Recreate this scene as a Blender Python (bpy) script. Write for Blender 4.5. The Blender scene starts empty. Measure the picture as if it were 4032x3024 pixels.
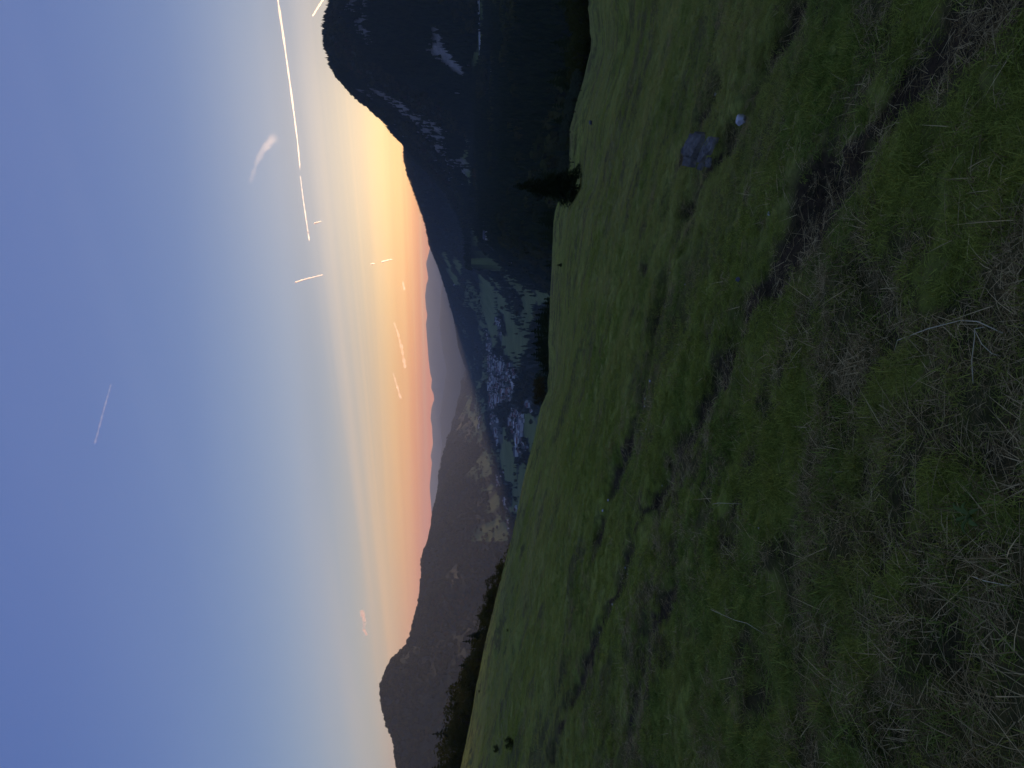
import bpy, math, random
import numpy as np
from mathutils import Vector, Matrix

# ------------------------------------------------------------------ frame
# The photograph was taken with the phone upright and is stored lying on its side:
# the sky is at the left of the frame, so the camera is rolled by 90 degrees.
sc = bpy.context.scene
FPX = 2912.0            # focal length in photograph pixels (26 mm equivalent)
VH = 1740.0             # photograph column of the true horizon
PITCH = math.atan((2016 - VH) / FPX)
CAMZ = 1.6

cam_data = bpy.data.cameras.new('camera')
cam_data.sensor_fit = 'HORIZONTAL'
cam_data.sensor_width = 36.0
cam_data.lens = 36.0 * FPX / 4032.0
cam_data.clip_start = 0.05
cam_data.clip_end = 200000.0
cam = bpy.data.objects.new('camera', cam_data)
sc.collection.objects.link(cam)
cp, sp = math.cos(PITCH), math.sin(PITCH)
FWD = np.array([0, cp, -sp]); UP = np.array([0, sp, cp]); RIGHT = np.array([1.0, 0, 0])
cm = Matrix(((-UP[0], RIGHT[0], -FWD[0], 0), (-UP[1], RIGHT[1], -FWD[1], 0),
             (-UP[2], RIGHT[2], -FWD[2], CAMZ), (0, 0, 0, 1)))
cam.matrix_world = cm
sc.camera = cam

# ------------------------------------------------------------------ light
SUN_AZ = 19.0           # degrees to the right of the view direction
SUN_EL = 3.2
EXPOSURE = 0.45
world = bpy.data.worlds.new('World'); sc.world = world; world.use_nodes = True
wn = world.node_tree.nodes; wl = world.node_tree.links
for n in list(wn): wn.remove(n)
def W(t, **k):
    n = wn.new(t)
    for a, v in k.items(): setattr(n, a, v)
    return n
def wm(op, a, b=None, c=None, clamp=False):
    n = wn.new('ShaderNodeMath'); n.operation = op; n.use_clamp = clamp
    for i, v in enumerate((a, b, c)):
        if v is None: continue
        if isinstance(v, (int, float)): n.inputs[i].default_value = v
        else: wl.new(v, n.inputs[i])
    return n.outputs[0]
def wramp(fac, stops):
    n = wn.new('ShaderNodeValToRGB'); e = n.color_ramp.elements
    while len(e) < len(stops): e.new(0.5)
    for q, (p, c) in zip(e, stops): q.position = p; q.color = (*c, 1)
    n.color_ramp.interpolation = 'B_SPLINE' if len(stops) > 6 else 'LINEAR'
    wl.new(fac, n.inputs[0]); return n.outputs[0]
def wmix(fac, a, b, mode='MIX'):
    n = wn.new('ShaderNodeMix'); n.data_type = 'RGBA'; n.blend_type = mode
    for s, v in ((n.inputs[0], fac), (n.inputs[6], a), (n.inputs[7], b)):
        if isinstance(v, (int, float)): s.default_value = v
        elif isinstance(v, tuple): s.default_value = (*v, 1)
        else: wl.new(v, s)
    return n.outputs[2]
sky = W('ShaderNodeTexSky', sky_type='NISHITA', sun_disc=False)
sky.sun_elevation = math.radians(SUN_EL); sky.sun_rotation = math.radians(SUN_AZ)
sky.altitude = 1000; sky.air_density = 1.0; sky.dust_density = 1.2; sky.ozone_density = 2.0
def lin(r, g, b):
    return tuple((v / 255 / 12.92) if v <= 10 else ((v / 255 + .055) / 1.055) ** 2.4 for v in (r, g, b))
tc = W('ShaderNodeTexCoord'); sep = W('ShaderNodeSeparateXYZ'); wl.new(tc.outputs['Generated'], sep.inputs[0])
dx, dy, dz = sep.outputs
elev = wm('MULTIPLY', wm('ARCSINE', dz), 180 / math.pi)
hlen = wm('SQRT', wm('MAXIMUM', wm('SUBTRACT', 1.0, wm('MULTIPLY', dz, dz)), 1e-4))
csun = wm('DIVIDE', wm('ADD', wm('MULTIPLY', dx, math.sin(math.radians(SUN_AZ))), wm('MULTIPLY', dy, math.cos(math.radians(SUN_AZ)))), hlen)
ef = wm('DIVIDE', wm('MAXIMUM', elev, 0.0), 60.0, clamp=True)
# dusk sky: glow above the hidden sun, paler and pinker away from it
sun_side = wramp(ef, [(e / 60, lin(*c)) for e, c in ((0, (255, 112, 36)), (1.5, (255, 140, 50)), (3, (250, 180, 92)), (4.5, (214, 178, 130)), (6.5, (178, 170, 158)), (9, (150, 156, 166)), (13, (124, 141, 168)), (18, (101, 122, 164)), (25, (86, 107, 157)), (34, (80, 101, 154)), (60, (80, 101, 154)))])
off_side = wramp(ef, [(e / 60, lin(*c)) for e, c in ((0, (232, 112, 66)), (1.2, (212, 122, 84)), (2.4, (160, 143, 130)), (4, (148, 157, 156)), (7, (126, 146, 166)), (12, (96, 122, 163)), (18, (78, 104, 156)), (26, (67, 91, 148)), (40, (71, 94, 150)), (60, (75, 98, 152)))])
side_f = wm('SMOOTH_MIN', wm('DIVIDE', wm('SUBTRACT', csun, 0.62), 0.38), 1.0, 0.05, clamp=True)
grad = wmix(side_f, off_side, sun_side)
# thin cirrus veils lying in one high layer, drawn out along the wind
inv = wm('DIVIDE', 1.0, wm('MAXIMUM', wm('ADD', dz, 0.012), 0.02))
cx = wm('MULTIPLY', dx, inv); cyy = wm('MULTIPLY', dy, inv)
cmb = W('ShaderNodeCombineXYZ'); wl.new(cx, cmb.inputs[0]); wl.new(cyy, cmb.inputs[1])
def veil(rot, scl, scale, det, dist):
    mr = W('ShaderNodeMapping'); wl.new(cmb.outputs[0], mr.inputs[0]); mr.inputs['Rotation'].default_value = (0, 0, rot)
    mp = W('ShaderNodeMapping'); wl.new(mr.outputs[0], mp.inputs[0]); mp.inputs['Scale'].default_value = scl
    nz = W('ShaderNodeTexNoise'); wl.new(mp.outputs[0], nz.inputs[0]); nz.inputs['Scale'].default_value = scale; nz.inputs['Detail'].default_value = det; nz.inputs['Distortion'].default_value = dist
    return nz.outputs[0]
v1 = wramp(veil(-2.43, (.06, 1, 1), .62, 5, .4), [(.47, (0, 0, 0)), (.74, (1, 1, 1))])
v2 = wramp(veil(-2.60, (.12, .9, 1), .25, 6, .9), [(.50, (0, 0, 0)), (.76, (1, 1, 1))])
band = wramp(ef, [(e / 60, (v, v, v)) for e, v in ((0, .1), (1.2, .55), (3, .8), (5, .8), (8, .55), (11, .30), (15, .15), (22, .07), (32, .03))])
cl = wm('MULTIPLY', wm('MULTIPLY', wm('MAXIMUM', v1, v2), band), wm('ADD', wm('MULTIPLY', wm('POWER', side_f, 1.5), .92), .08))
low_c = wmix(side_f, lin(232, 168, 132), lin(255, 208, 136))
cloud_c = wmix(wm('DIVIDE', wm('SUBTRACT', elev, 4.0), 7.0, clamp=True), low_c, lin(176, 182, 196))
grad = wmix(wm('MULTIPLY', cl, .95), grad, cloud_c)
# bright core of the glow round the sun's bearing, just above the crest that hides it
core = wm('MULTIPLY', wm('POWER', wm('MAXIMUM', csun, 0.0), 45.0), wramp(ef, [(e / 60, (v, v, v)) for e, v in ((0, .35), (1.5, .7), (3, 1.0), (5, .9), (7, .6), (9.5, .28), (13, .08), (18, .0), (60, .0))]))
grad = wmix(core, grad, wmix(1.0, grad, (.55, .38, .17), 'ADD'))
skyc = wmix(1.0, sky.outputs[0], (0.03, 0.03, 0.03), 'MULTIPLY')
grad = wmix(0.05, grad, skyc)
bg = W('ShaderNodeBackground'); bg.inputs[1].default_value = 1.0
wout = W('ShaderNodeOutputWorld')
wl.new(grad, bg.inputs[0]); wl.new(bg.outputs[0], wout.inputs[0])

sun_d = bpy.data.lights.new('sun', 'SUN'); sun_d.energy = 2.6; sun_d.angle = math.radians(0.6)
sun_d.color = (1.0, 0.68, 0.42)
sun = bpy.data.objects.new('sun', sun_d); sc.collection.objects.link(sun)
ae, aa = math.radians(SUN_EL), math.radians(SUN_AZ)
SUNV = Vector((math.sin(aa) * math.cos(ae), math.cos(aa) * math.cos(ae), math.sin(ae)))
sun.rotation_euler = SUNV.to_track_quat('Z', 'Y').to_euler()
sc.view_settings.view_transform = 'Standard'; sc.view_settings.look = 'None'
sc.view_settings.gamma = 1.0; sc.view_settings.exposure = EXPOSURE
cy = sc.cycles
cy.max_bounces = 6; cy.diffuse_bounces = 4; cy.glossy_bounces = 1; cy.transmission_bounces = 4
cy.volume_bounces = 0; cy.transparent_max_bounces = 8
cy.use_adaptive_sampling = True; cy.adaptive_threshold = 0.02
cy.use_denoising = True
cy.sample_clamp_indirect = 4.0

# ------------------------------------------------------------------ noise
def _h(ix, iy, s):
    n = (ix.astype(np.int64) * 374761393 + iy.astype(np.int64) * 668265263 + s * 974634777) & 0xFFFFFFFF
    n = ((n ^ (n >> 13)) * 1274126177) & 0xFFFFFFFF
    n = (n ^ (n >> 16)) & 0xFFFFFF
    return n / float(0xFFFFFF)
def vnoise(x, y, s=0):
    x = np.asarray(x, float); y = np.asarray(y, float)
    ix = np.floor(x); iy = np.floor(y); fx = x - ix; fy = y - iy
    fx = fx * fx * fx * (fx * (fx * 6 - 15) + 10); fy = fy * fy * fy * (fy * (fy * 6 - 15) + 10)
    a = _h(ix, iy, s); b = _h(ix + 1, iy, s); c = _h(ix, iy + 1, s); d = _h(ix + 1, iy + 1, s)
    return (a + (b - a) * fx) * (1 - fy) + (c + (d - c) * fx) * fy
def fbm(x, y, o=4, s=0, g=0.5):
    t = 0; amp = 1; m = 0
    for i in range(o):
        t = t + amp * (vnoise(x * 2 ** i + 17.3 * i, y * 2 ** i - 9.1 * i, s + i) * 2 - 1); m += amp; amp *= g
    return t / m
def sstep(a, b, x):
    t = np.clip((np.asarray(x, float) - a) / (b - a), 0, 1); return t * t * (3 - 2 * t)

# ------------------------------------------------------------------ photograph rays -> world
def pray(px, py):
    u = (3024 - np.asarray(py, float) - 1512) / FPX; v = (2016 - np.asarray(px, float)) / FPX
    return (FWD[None] + u.reshape(-1, 1) * RIGHT[None] + v.reshape(-1, 1) * UP[None])
def az_el(px, py):
    d = pray(px, py); h = np.hypot(d[:, 0], d[:, 1])
    return np.arctan2(d[:, 0], d[:, 1]), d[:, 2] / h
D = 4032 / 2212.0       # the silhouettes below were read off a 2212 px wide view
def sil(pts, k=D, ox=0, oy=0):
    p = np.array(pts, float); a, e = az_el(ox + p[:, 0] * k, oy + p[:, 1] * k)
    o = np.argsort(a); return a[o], e[o]
rad = math.radians

EDGE = sil([(990, 1700), (995, 1659), (1010, 1590), (1030, 1480), (1052, 1385), (1075, 1280), (1087, 1240), (1100, 1190),
            (1110, 1150), (1130, 1050), (1145, 990), (1160, 930), (1172, 880), (1187, 850), (1190, 800), (1188, 740), (1193, 680),
            (1195, 620), (1200, 560), (1206, 480), (1214, 445), (1236, 405), (1243, 340), (1250, 265), (1262, 220),
            (1280, 170), (1298, 110), (1300, 60), (1293, 0), (1290, -60)])
A_PL, B_PL = -0.175, -0.118
def edge_R(th):
    return np.interp(th, [rad(-180), rad(-60), rad(-27), rad(-10), 0, rad(12), rad(27), rad(60), rad(180)],
                     [150, 190, 175, 135, 112, 92, 78, 80, 150])
DHX, DHY = 0.829, 0.559     # downhill direction on the pasture
def edge_slope(th):
    R = edge_R(th)
    e = np.interp(th, EDGE[0], EDGE[1])
    s = (CAMZ + e * R) / R
    plane = A_PL * np.sin(th) + B_PL * np.cos(th)
    w = sstep(rad(32), rad(55), np.abs(th))
    return s * (1 - w) + plane * w
def seg_dist(x, y, poly):
    best = np.full(x.shape, 1e9)
    for (x0, y0), (x1, y1) in zip(poly[:-1], poly[1:]):
        dx, dy = x1 - x0, y1 - y0
        t = np.clip(((x - x0) * dx + (y - y0) * dy) / (dx * dx + dy * dy + 1e-9), 0, 1)
        best = np.minimum(best, np.hypot(x - x0 - t * dx, y - y0 - t * dy))
    return best
def plane_hit(pts):
    p = np.array(pts, float); d = pray(p[:, 0], p[:, 1])
    t = -CAMZ / (d[:, 2] - A_PL * d[:, 0] - B_PL * d[:, 1])
    return [(float(a), float(b)) for a, b in zip(d[:, 0] * t, d[:, 1] * t)]
TRACKS = [  # (cattle path in photograph pixels, width, depth)
    ([(2548, 1501), (2521, 1615), (2483, 1734), (2434, 1853), (2401, 1935), (2375, 2060), (2345, 2130)], 0.29, 0.12),
    ([(2890, 1400), (2792, 1560), (2705, 1734), (2640, 1850), (2597, 1951), (2542, 2021), (2477, 2190), (2461, 2249), (2390, 2395), (2336, 2547), (2293, 2656), (2200, 2883), (2170, 3000)], 0.25, 0.10),
    ([(2867, 300), (2805, 419), (2762, 503), (2740, 600), (2697, 636), (2670, 713), (2629, 849), (2598, 962), (2534, 1075), (2500, 1180)], 0.23, 0.14),
    ([(3190, 0), (3092, 125), (3022, 233), (2971, 408), (2906, 517), (2870, 571), (2798, 691), (2742, 790), (2697, 871), (2666, 989), (2638, 1088), (2607, 1210), (2584, 1278), (2562, 1420), (2548, 1501)], 0.22, 0.15),
    ([(3900, 30), (3863, 81), (3700, 217), (3537, 353), (3402, 570), (3266, 689), (3160, 800)], 0.22, 0.06),
    ([(3230, 800), (3190, 900), (3110, 1010), (3050, 1100), (2960, 1190), (2890, 1400)], 0.23, 0.07),
    ([(2430, 2900), (2500, 2700), (2560, 2500), (2650, 2330)], 0.14, 0.04),
]
TRACKS = [(plane_hit(p), w, d) for p, w, d in TRACKS]
PATCH = [((3215, 830), .22), ((3450, 1200), .26), ((3520, 1290), .2), ((3930, 1180), .24), ((3800, 1150), .16), ((2870, 2130), .3), ((2880, 2000), .2),
         ((3560, 1950), .2), ((3480, 2080), .18), ((3250, 2560), .25), ((3150, 2480), .2), ((3700, 2560), .22), ((3900, 1750), .22), ((3830, 2750), .2),
         ((2960, 2750), .25), ((3400, 1880), .16), ((3050, 1600), .2), ((2810, 1900), .22), ((3120, 2200), .2), ((3650, 640), .13), ((3350, 500), .16), ((3500, 2900), .2)]
PATCH = [(plane_hit([p])[0], r) for p, r in PATCH]
def dirt_mask(x, y):
    n = fbm(x * 5, y * 5, 3, 61); n2 = fbm(x * 1.3, y * 1.3, 2, 64); n3 = fbm(x * 14, y * 14, 2, 66)
    m = np.zeros_like(x)
    for poly, w, d in TRACKS:
        q = seg_dist(x, y, poly)
        m = np.maximum(m, sstep(1.25, 0.35, q / (w * 1.05 * np.clip(.9 + .9 * n + .9 * n2, .15, 3))))
    for (px, py), r in PATCH:
        u = (x - px) * DHX + (y - py) * DHY; c = -(x - px) * DHY + (y - py) * DHX
        q = np.hypot(u * 1.5, c * .8) / r * (1 + 1.1 * n) + .5 * n3
        m = np.maximum(m, sstep(1.05, 0.2, q) * .9)
    return np.clip(m, 0, 1)
def meadow_z(th, r, fine=True):
    x = r * np.sin(th); y = r * np.cos(th)
    R = edge_R(th)
    plane = A_PL * np.sin(th) + B_PL * np.cos(th)
    w = sstep(5, 0.6 * R, r)
    z = (plane * (1 - w) + edge_slope(th) * w) * r
    back = sstep(rad(60), rad(110), np.abs(th))
    u = x * DHX + y * DHY; c = -x * DHY + y * DHX      # downhill and along-contour coordinates
    far = sstep(3, 25, r)
    z = z + far * 0.30 * fbm(u / 14, c / 30, 2, 3) * sstep(1.05, .75, r / R)
    z = z + sstep(2, 8, r) * 0.16 * fbm(u / 3.2, c / 12, 2, 5)
    # terracettes: little contour steps trodden by cattle
    tw = u / 1.25 + 1.2 * fbm(u / 5, c / 7, 2, 9)
    tri = tw - np.floor(tw)
    step = np.where(tri < .72, tri / .72, (1 - tri) / .28)
    z = z + (0.07 + 0.16 * sstep(5, 40, r)) * (step - .5) * sstep(-.2, .35, fbm(u / 9, c / 15, 2, 12)) * sstep(1.5, 5, r)
    # a low swell across the left part, hiding a shallow dip behind it
    sw = sstep(rad(4), rad(-6), th) * sstep(rad(-75), rad(-40), th)
    z = z + sw * (0.75 * np.exp(-((r / R - .55) / .13) ** 2) - 0.9 * np.exp(-((r / R - .78) / .13) ** 2))
    if fine:
        shp = np.shape(z); z = np.array(z, float).ravel(); xs, ys, rs_ = (np.broadcast_to(q, shp).ravel() for q in (x, y, r))
        ii = np.nonzero(rs_ < 60)[0]; near = sstep(60, 12, rs_[ii])
        z[ii] += near * (0.050 * fbm(xs[ii] * 2.1, ys[ii] * 2.1, 3, 21) + 0.05 * fbm(xs[ii] * .8, ys[ii] * .8, 2, 23) * sstep(3, 8, rs_[ii]) + 0.022 * fbm(xs[ii] * 7, ys[ii] * 7, 2, 25))
        ii = np.nonzero(rs_ < 18)[0]
        if len(ii):
            xi, yi = xs[ii], ys[ii]; wob = .05 * fbm(xi * 4, yi * 4, 2, 67); gate = sstep(-.6, 0, fbm(xi * 1.3, yi * 1.3, 2, 64)); n5 = .4 * fbm(xi * 5, yi * 5, 2, 61)
            for poly, wd, dp in TRACKS:
                z[ii] -= 1.0 * dp * sstep(1.3, .3, (seg_dist(xi, yi, poly) + wob) / (wd * 1.15)) * gate
            for (px, py), rr in PATCH:
                z[ii] -= 0.035 * sstep(1.2, .2, np.hypot(xi - px, yi - py) / rr + n5)
        z = z.reshape(shp)
    z = z + back * 0.0
    return z

# ------------------------------------------------------------------ the wide land
FLOOR = -300.0
MOUNT = sil([(735, -150), (731, -60), (730, 0), (724, 30), (720, 60), (724, 100), (740, 150), (764, 180), (787, 205), (817, 235), (852, 270), (870, 295), (884, 312), (905, 340), (940, 380), (985, 440), (1030, 520)])
SPUR = sil([(860, -120), (888, 0), (915, 55), (935, 100), (955, 140), (985, 165), (1012, 182), (1040, 215), (1075, 260)])
SHOULD = sil([(850, 230), (872, 290), (880, 312), (882, 340), (887, 370), (897, 400), (912, 440), (927, 490), (937, 540), (957, 590), (972, 640), (985, 690), (994, 750), (1006, 785), (1014, 815), (1030, 860)])
LEFT = sil([(885, 1760), (870, 1659), (864, 1640), (857, 1600), (842, 1560), (834, 1510), (832, 1480), (840, 1450), (852, 1425), (867, 1410), (882, 1395), (892, 1370), (909, 1310), (914, 1270), (922, 1210),
            (932, 1160), (939, 1120), (952, 1040), (960, 990), (972, 950), (980, 920), (987, 900), (992, 870), (998, 830), (1006, 800), (1016, 770), (1030, 740)])
FAR = sil([(925, 300), (924, 495), (931, 520), (928, 540), (920, 570), (925, 600), (921, 615), (918, 640), (920, 665), (923, 680), (920, 700), (923, 740), (926, 780), (929, 805), (933, 820), (931, 838), (936, 850), (938, 862),
            (932, 880), (930, 905), (933, 920), (935, 960), (930, 985), (933, 1000), (928, 1050), (931, 1090), (933, 1120), (931, 1150), (925, 1400)])
FAR2 = sil([(940, 300), (945, 500), (958, 580), (952, 640), (949, 700), (957, 760), (965, 800), (957, 850), (950, 900), (955, 960), (947, 1020), (943, 1080), (940, 1200), (930, 1500)])
def layer(th, r, S, Rr, ratio, foot, drop=0.45, pw=1.25, lo=None, hi=None):
    e = np.interp(th, S[0], S[1]); R = Rr; H = CAMZ + e * R
    F = R * ratio
    t = np.clip((r - F) / (R - F), 0, 1)
    front = foot + (H - foot) * np.sin(.5 * math.pi * t ** pw)
    q = np.maximum(r - R, 0); w_ = .06 * R
    z = np.where(r <= R, front, H - drop * (q - w_ * (1 - np.exp(-q / w_))))
    z = np.where(r < F, -9999.0, z)
    if lo is not None: z = z - 4000 * sstep(lo, lo - rad(3), th)
    if hi is not None: z = z - 4000 * sstep(hi, hi + rad(3), th)
    return z
def land_z(th, r):
    x = r * np.sin(th); y = r * np.cos(th)
    R = edge_R(th); ze = meadow_z(th, R, False)
    pl = sstep(rad(6.0), rad(12), th)
    drop = 0.43 * (1 - pl) + 0.30 * pl
    dr = np.maximum(r - R, 0)
    base = ze - drop * (dr - 14 * (1 - np.exp(-dr / 14)))
    floor = FLOOR * (1 - pl) + (-96 - 0.004 * r) * pl + 5 * fbm(x / 420, y / 420, 3, 40) + 10 * pl * fbm(x / 220, y / 220, 2, 44)
    # gentle swells in the farmland
    floor = floor + (1 - pl) * 16 * fbm(x / 800, y / 800, 2, 48) * sstep(1500, 3000, r)
    k = 18.0
    z = np.maximum(base, floor) + k * np.exp(-np.abs(base - floor) / k) * .5
    rough = fbm(x / 260, y / 260, 5, 50) + .9 * (1 - 2.4 * np.abs(fbm(x / 420, y / 420, 3, 57)))
    def ad(q, amp):
        return q + amp * rough
    rm = np.interp(th, [rad(14), rad(19), rad(23), rad(28), rad(40)], [3600, 3000, 2600, 2450, 2300])
    m = layer(th, r, MOUNT, rm, .70, -96, lo=rad(9)); z = np.maximum(z, m + np.where(m > -900, 30 * rough * sstep(1.0, .9, r / rm) * sstep(.70, .80, r / rm), 0))
    rs = np.interp(th, [rad(18), rad(28), rad(40)], [2150, 2050, 1900])
    m = layer(th, r, SPUR, rs, .86, -96, lo=rad(15)); z = np.maximum(z, m + np.where(m > -900, 9 * rough * sstep(1.0, .95, r / rs) * sstep(.86, .91, r / rs), 0))
    rc = np.interp(th, [rad(0), rad(3), rad(6), rad(12), rad(18), rad(30)], [9000, 8000, 6300, 4700, 3700, 3200])
    m = layer(th, r, SHOULD, rc, .62, FLOOR, pw=1.5, lo=rad(-1)); z = np.maximum(z, m + np.where(m > -900, 22 * rough * sstep(1.0, .92, r / rc) * sstep(.62, .74, r / rc), 0))
    den = np.sin(th) * 6.33 - np.cos(th) * 1.05      # the ridge runs almost straight away from the camera
    rl = np.clip(-11410.0 / np.minimum(den, -.6), 1900, 10000)
    m = layer(th, r, LEFT, rl, .70, FLOOR, pw=1.1, hi=rad(2)); z = np.maximum(z, m + np.where(m > -900, 40 * rough * sstep(1.0, .90, r / rl) * sstep(.70, .80, r / rl), 0))
    m = layer(th, r, FAR2, np.full_like(r, 14500.), .86, FLOOR, .1); z = np.maximum(z, m)
    m = layer(th, r, FAR, np.full_like(r, 21500.), .88, FLOOR, .1); z = np.maximum(z, m)
    # behind the camera the pasture simply climbs on
    back = sstep(rad(65), rad(110), np.abs(th))
    z = z * (1 - back) + back * np.minimum(meadow_z(th, np.minimum(r, 900), False), 60)
    return z
def ground(th, r):
    R = edge_R(th)
    return np.where(r < R * 1.28, meadow_full(th, r), land_z(th, r))
def meadow_full(th, r, fine=True):
    R = edge_R(th)
    zin = meadow_z(th, np.minimum(r, R), fine)
    dr = np.maximum(r - R, 0); pl = sstep(rad(6.0), rad(12), th)
    drop = 0.43 * (1 - pl) + 0.30 * pl
    ze = meadow_z(th, R, False)
    back = sstep(rad(65), rad(110), np.abs(th))
    return np.where(r <= R, zin, ze - (1 - back) * drop * (dr - 14 * (1 - np.exp(-dr / 14))))
RS = np.concatenate([np.geomspace(1.0, 250, 700), np.geomspace(251, 23000, 900)])
def hit(px, py):
    """where the line of sight through a photograph pixel meets the ground: azimuth, distance, x, y, z"""
    a, e = az_el([px], [py]); th = np.full_like(RS, a[0])
    z = ground(th, RS); over = z - (CAMZ + e[0] * RS)
    i = np.argmax(over > 0)
    if over[i] <= 0: i = len(RS) - 1
    j = max(i - 1, 0); t = over[j] / (over[j] - over[i] + 1e-9) if i > 0 else 0
    r = RS[j] + (RS[i] - RS[j]) * t
    g = float(ground(np.array([a[0]]), np.array([r]))[0])
    return a[0], r, r * math.sin(a[0]), r * math.cos(a[0]), g
def gz(x, y):
    x = np.atleast_1d(np.asarray(x, float)); y = np.atleast_1d(np.asarray(y, float))
    return ground(np.arctan2(x, y), np.hypot(x, y))
def gz1(x, y): return float(gz(x, y)[0])
def in_poly(x, y, poly):
    c = np.zeros(x.shape, bool); n = len(poly); j = n - 1
    for i in range(n):
        xi, yi = poly[i]; xj, yj = poly[j]
        m = ((yi > y) != (yj > y)) & (x < (xj - xi) * (y - yi) / (yj - yi + 1e-12) + xi)
        c ^= m; j = i
    return c
K8 = 800 / 2212.0
def wpoly(pts, ox, oy, k=K8):
    return [hit(ox + a * k, oy + b * k)[2:4] for a, b in pts]

# ------------------------------------------------------------------ materials
def mat(name):
    m = bpy.data.materials.new(name); m.use_nodes = True
    nt = m.node_tree
    for n in list(nt.nodes): nt.nodes.remove(n)
    out = nt.nodes.new('ShaderNodeOutputMaterial')
    return m, nt, out
class N:
    def __init__(s, nt): s.nt = nt
    def new(s, t, **k):
        n = s.nt.nodes.new(t)
        for a, v in k.items(): setattr(n, a, v)
        return n
    def put(s, sock, v):
        if isinstance(v, (int, float)): sock.default_value = v
        elif isinstance(v, tuple): sock.default_value = (*v, 1) if len(v) == 3 and sock.type == 'RGBA' else v
        else: s.nt.links.new(v, sock)
    def math(s, op, a, b=0.0, clamp=False):
        n = s.new('ShaderNodeMath', operation=op); n.use_clamp = clamp; s.put(n.inputs[0], a); s.put(n.inputs[1], b); return n.outputs[0]
    def mix(s, f, a, b, mode='MIX'):
        n = s.new('ShaderNodeMix', data_type='RGBA', blend_type=mode); s.put(n.inputs[0], f); s.put(n.inputs[6], a); s.put(n.inputs[7], b); return n.outputs[2]
    def ramp(s, f, stops):
        n = s.new('ShaderNodeValToRGB'); e = n.color_ramp.elements
        while len(e) < len(stops): e.new(.5)
        for q, (p, c) in zip(e, stops): q.position = p; q.color = (*c, 1) if isinstance(c, tuple) else (c, c, c, 1)
        s.put(n.inputs[0], f); return n.outputs[0]
    def noise(s, scale, detail=4, rough=.55, vec=None, out='Fac'):
        n = s.new('ShaderNodeTexNoise'); n.inputs['Scale'].default_value = scale; n.inputs['Detail'].default_value = detail; n.inputs['Roughness'].default_value = rough
        if vec is not None: s.nt.links.new(vec, n.inputs['Vector'])
        return n.outputs[out]
    def attr(s, name, kind='GEOMETRY', out='Fac'):
        n = s.new('ShaderNodeAttribute', attribute_name=name, attribute_type=kind); return n.outputs[out]
    def pos(s): return s.new('ShaderNodeNewGeometry').outputs['Position']
    def scaled(s, v, sc_):
        n = s.new('ShaderNodeMapping'); s.nt.links.new(v, n.inputs[0]); n.inputs['Scale'].default_value = sc_; return n.outputs[0]
    def bump(s, h, strength, dist):
        n = s.new('ShaderNodeBump'); n.inputs['Strength'].default_value = strength; n.inputs['Distance'].default_value = dist; s.nt.links.new(h, n.inputs['Height']); return n.outputs[0]
    def bsdf(s, out, col, rough=.9, normal=None, spec=.2):
        b = s.new('ShaderNodeBsdfPrincipled'); s.put(b.inputs['Base Color'], col); s.put(b.inputs['Roughness'], rough)
        b.inputs['Specular IOR Level'].default_value = spec
        if normal is not None: s.nt.links.new(normal, b.inputs['Normal'])
        s.nt.links.new(b.outputs[0], out.inputs[0]); return b
    def rnd(s): return s.new('ShaderNodeObjectInfo').outputs['Random']

def m_meadow():
    m, nt, out = mat('pasture_soil'); n = N(nt); p = n.pos()
    st = n.new('ShaderNodeMapping'); nt.links.new(p, st.inputs[0]); st.inputs['Rotation'].default_value = (0, 0, -math.atan2(DHY, DHX)); st.inputs['Scale'].default_value = (1, .28, 1)
    s = st.outputs[0]
    a = n.noise(0.9, 5, .6, s); b = n.noise(0.16, 4, .6, s); f = n.noise(9, 4, .65, p)
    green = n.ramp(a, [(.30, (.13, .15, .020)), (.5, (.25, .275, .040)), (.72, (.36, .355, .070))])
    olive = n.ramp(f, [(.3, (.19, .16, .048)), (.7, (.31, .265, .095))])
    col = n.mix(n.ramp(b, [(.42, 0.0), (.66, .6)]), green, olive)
    soil = n.ramp(n.noise(22, 5, .7, p), [(.3, (.024, .015, .007)), (.7, (.085, .056, .026))])
    col = n.mix(n.attr('dirt_shade'), col, soil)  # one mask for bare earth and the painted shade of the contour steps
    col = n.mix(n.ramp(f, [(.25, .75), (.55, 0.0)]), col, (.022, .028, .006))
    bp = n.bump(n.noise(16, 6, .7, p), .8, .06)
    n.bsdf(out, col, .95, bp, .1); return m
def m_land():
    m, nt, out = mat('valley_land'); n = N(nt); p = n.pos()
    a = n.noise(.012, 5, .6, p); b = n.noise(.05, 5, .65, p); c = n.noise(.003, 3, .5, p)
    wood = n.ramp(b, [(.3, (.014, .022, .010)), (.7, (.040, .046, .022))])
    field = n.ramp(a, [(.3, (.12, .15, .040)), (.7, (.20, .225, .070))])
    gold = n.ramp(b, [(.3, (.10, .082, .032)), (.7, (.16, .125, .05))])
    rock = n.ramp(n.noise(.06, 6, .75, n.scaled(p, (1, 1, .35))), [(.3, (.13, .12, .105)), (.7, (.36, .33, .29))])
    col = n.mix(n.attr('field'), wood, field); col = n.mix(n.attr('gold'), col, gold); col = n.mix(n.attr('rock'), col, rock)
    col = n.mix(n.attr('town'), col, n.ramp(b, [(.35, (.05, .06, .035)), (.7, (.13, .125, .105))]))
    bp = n.bump(b, 1.0, 6.0)
    n.bsdf(out, col, .95, bp, .1); return m
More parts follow.
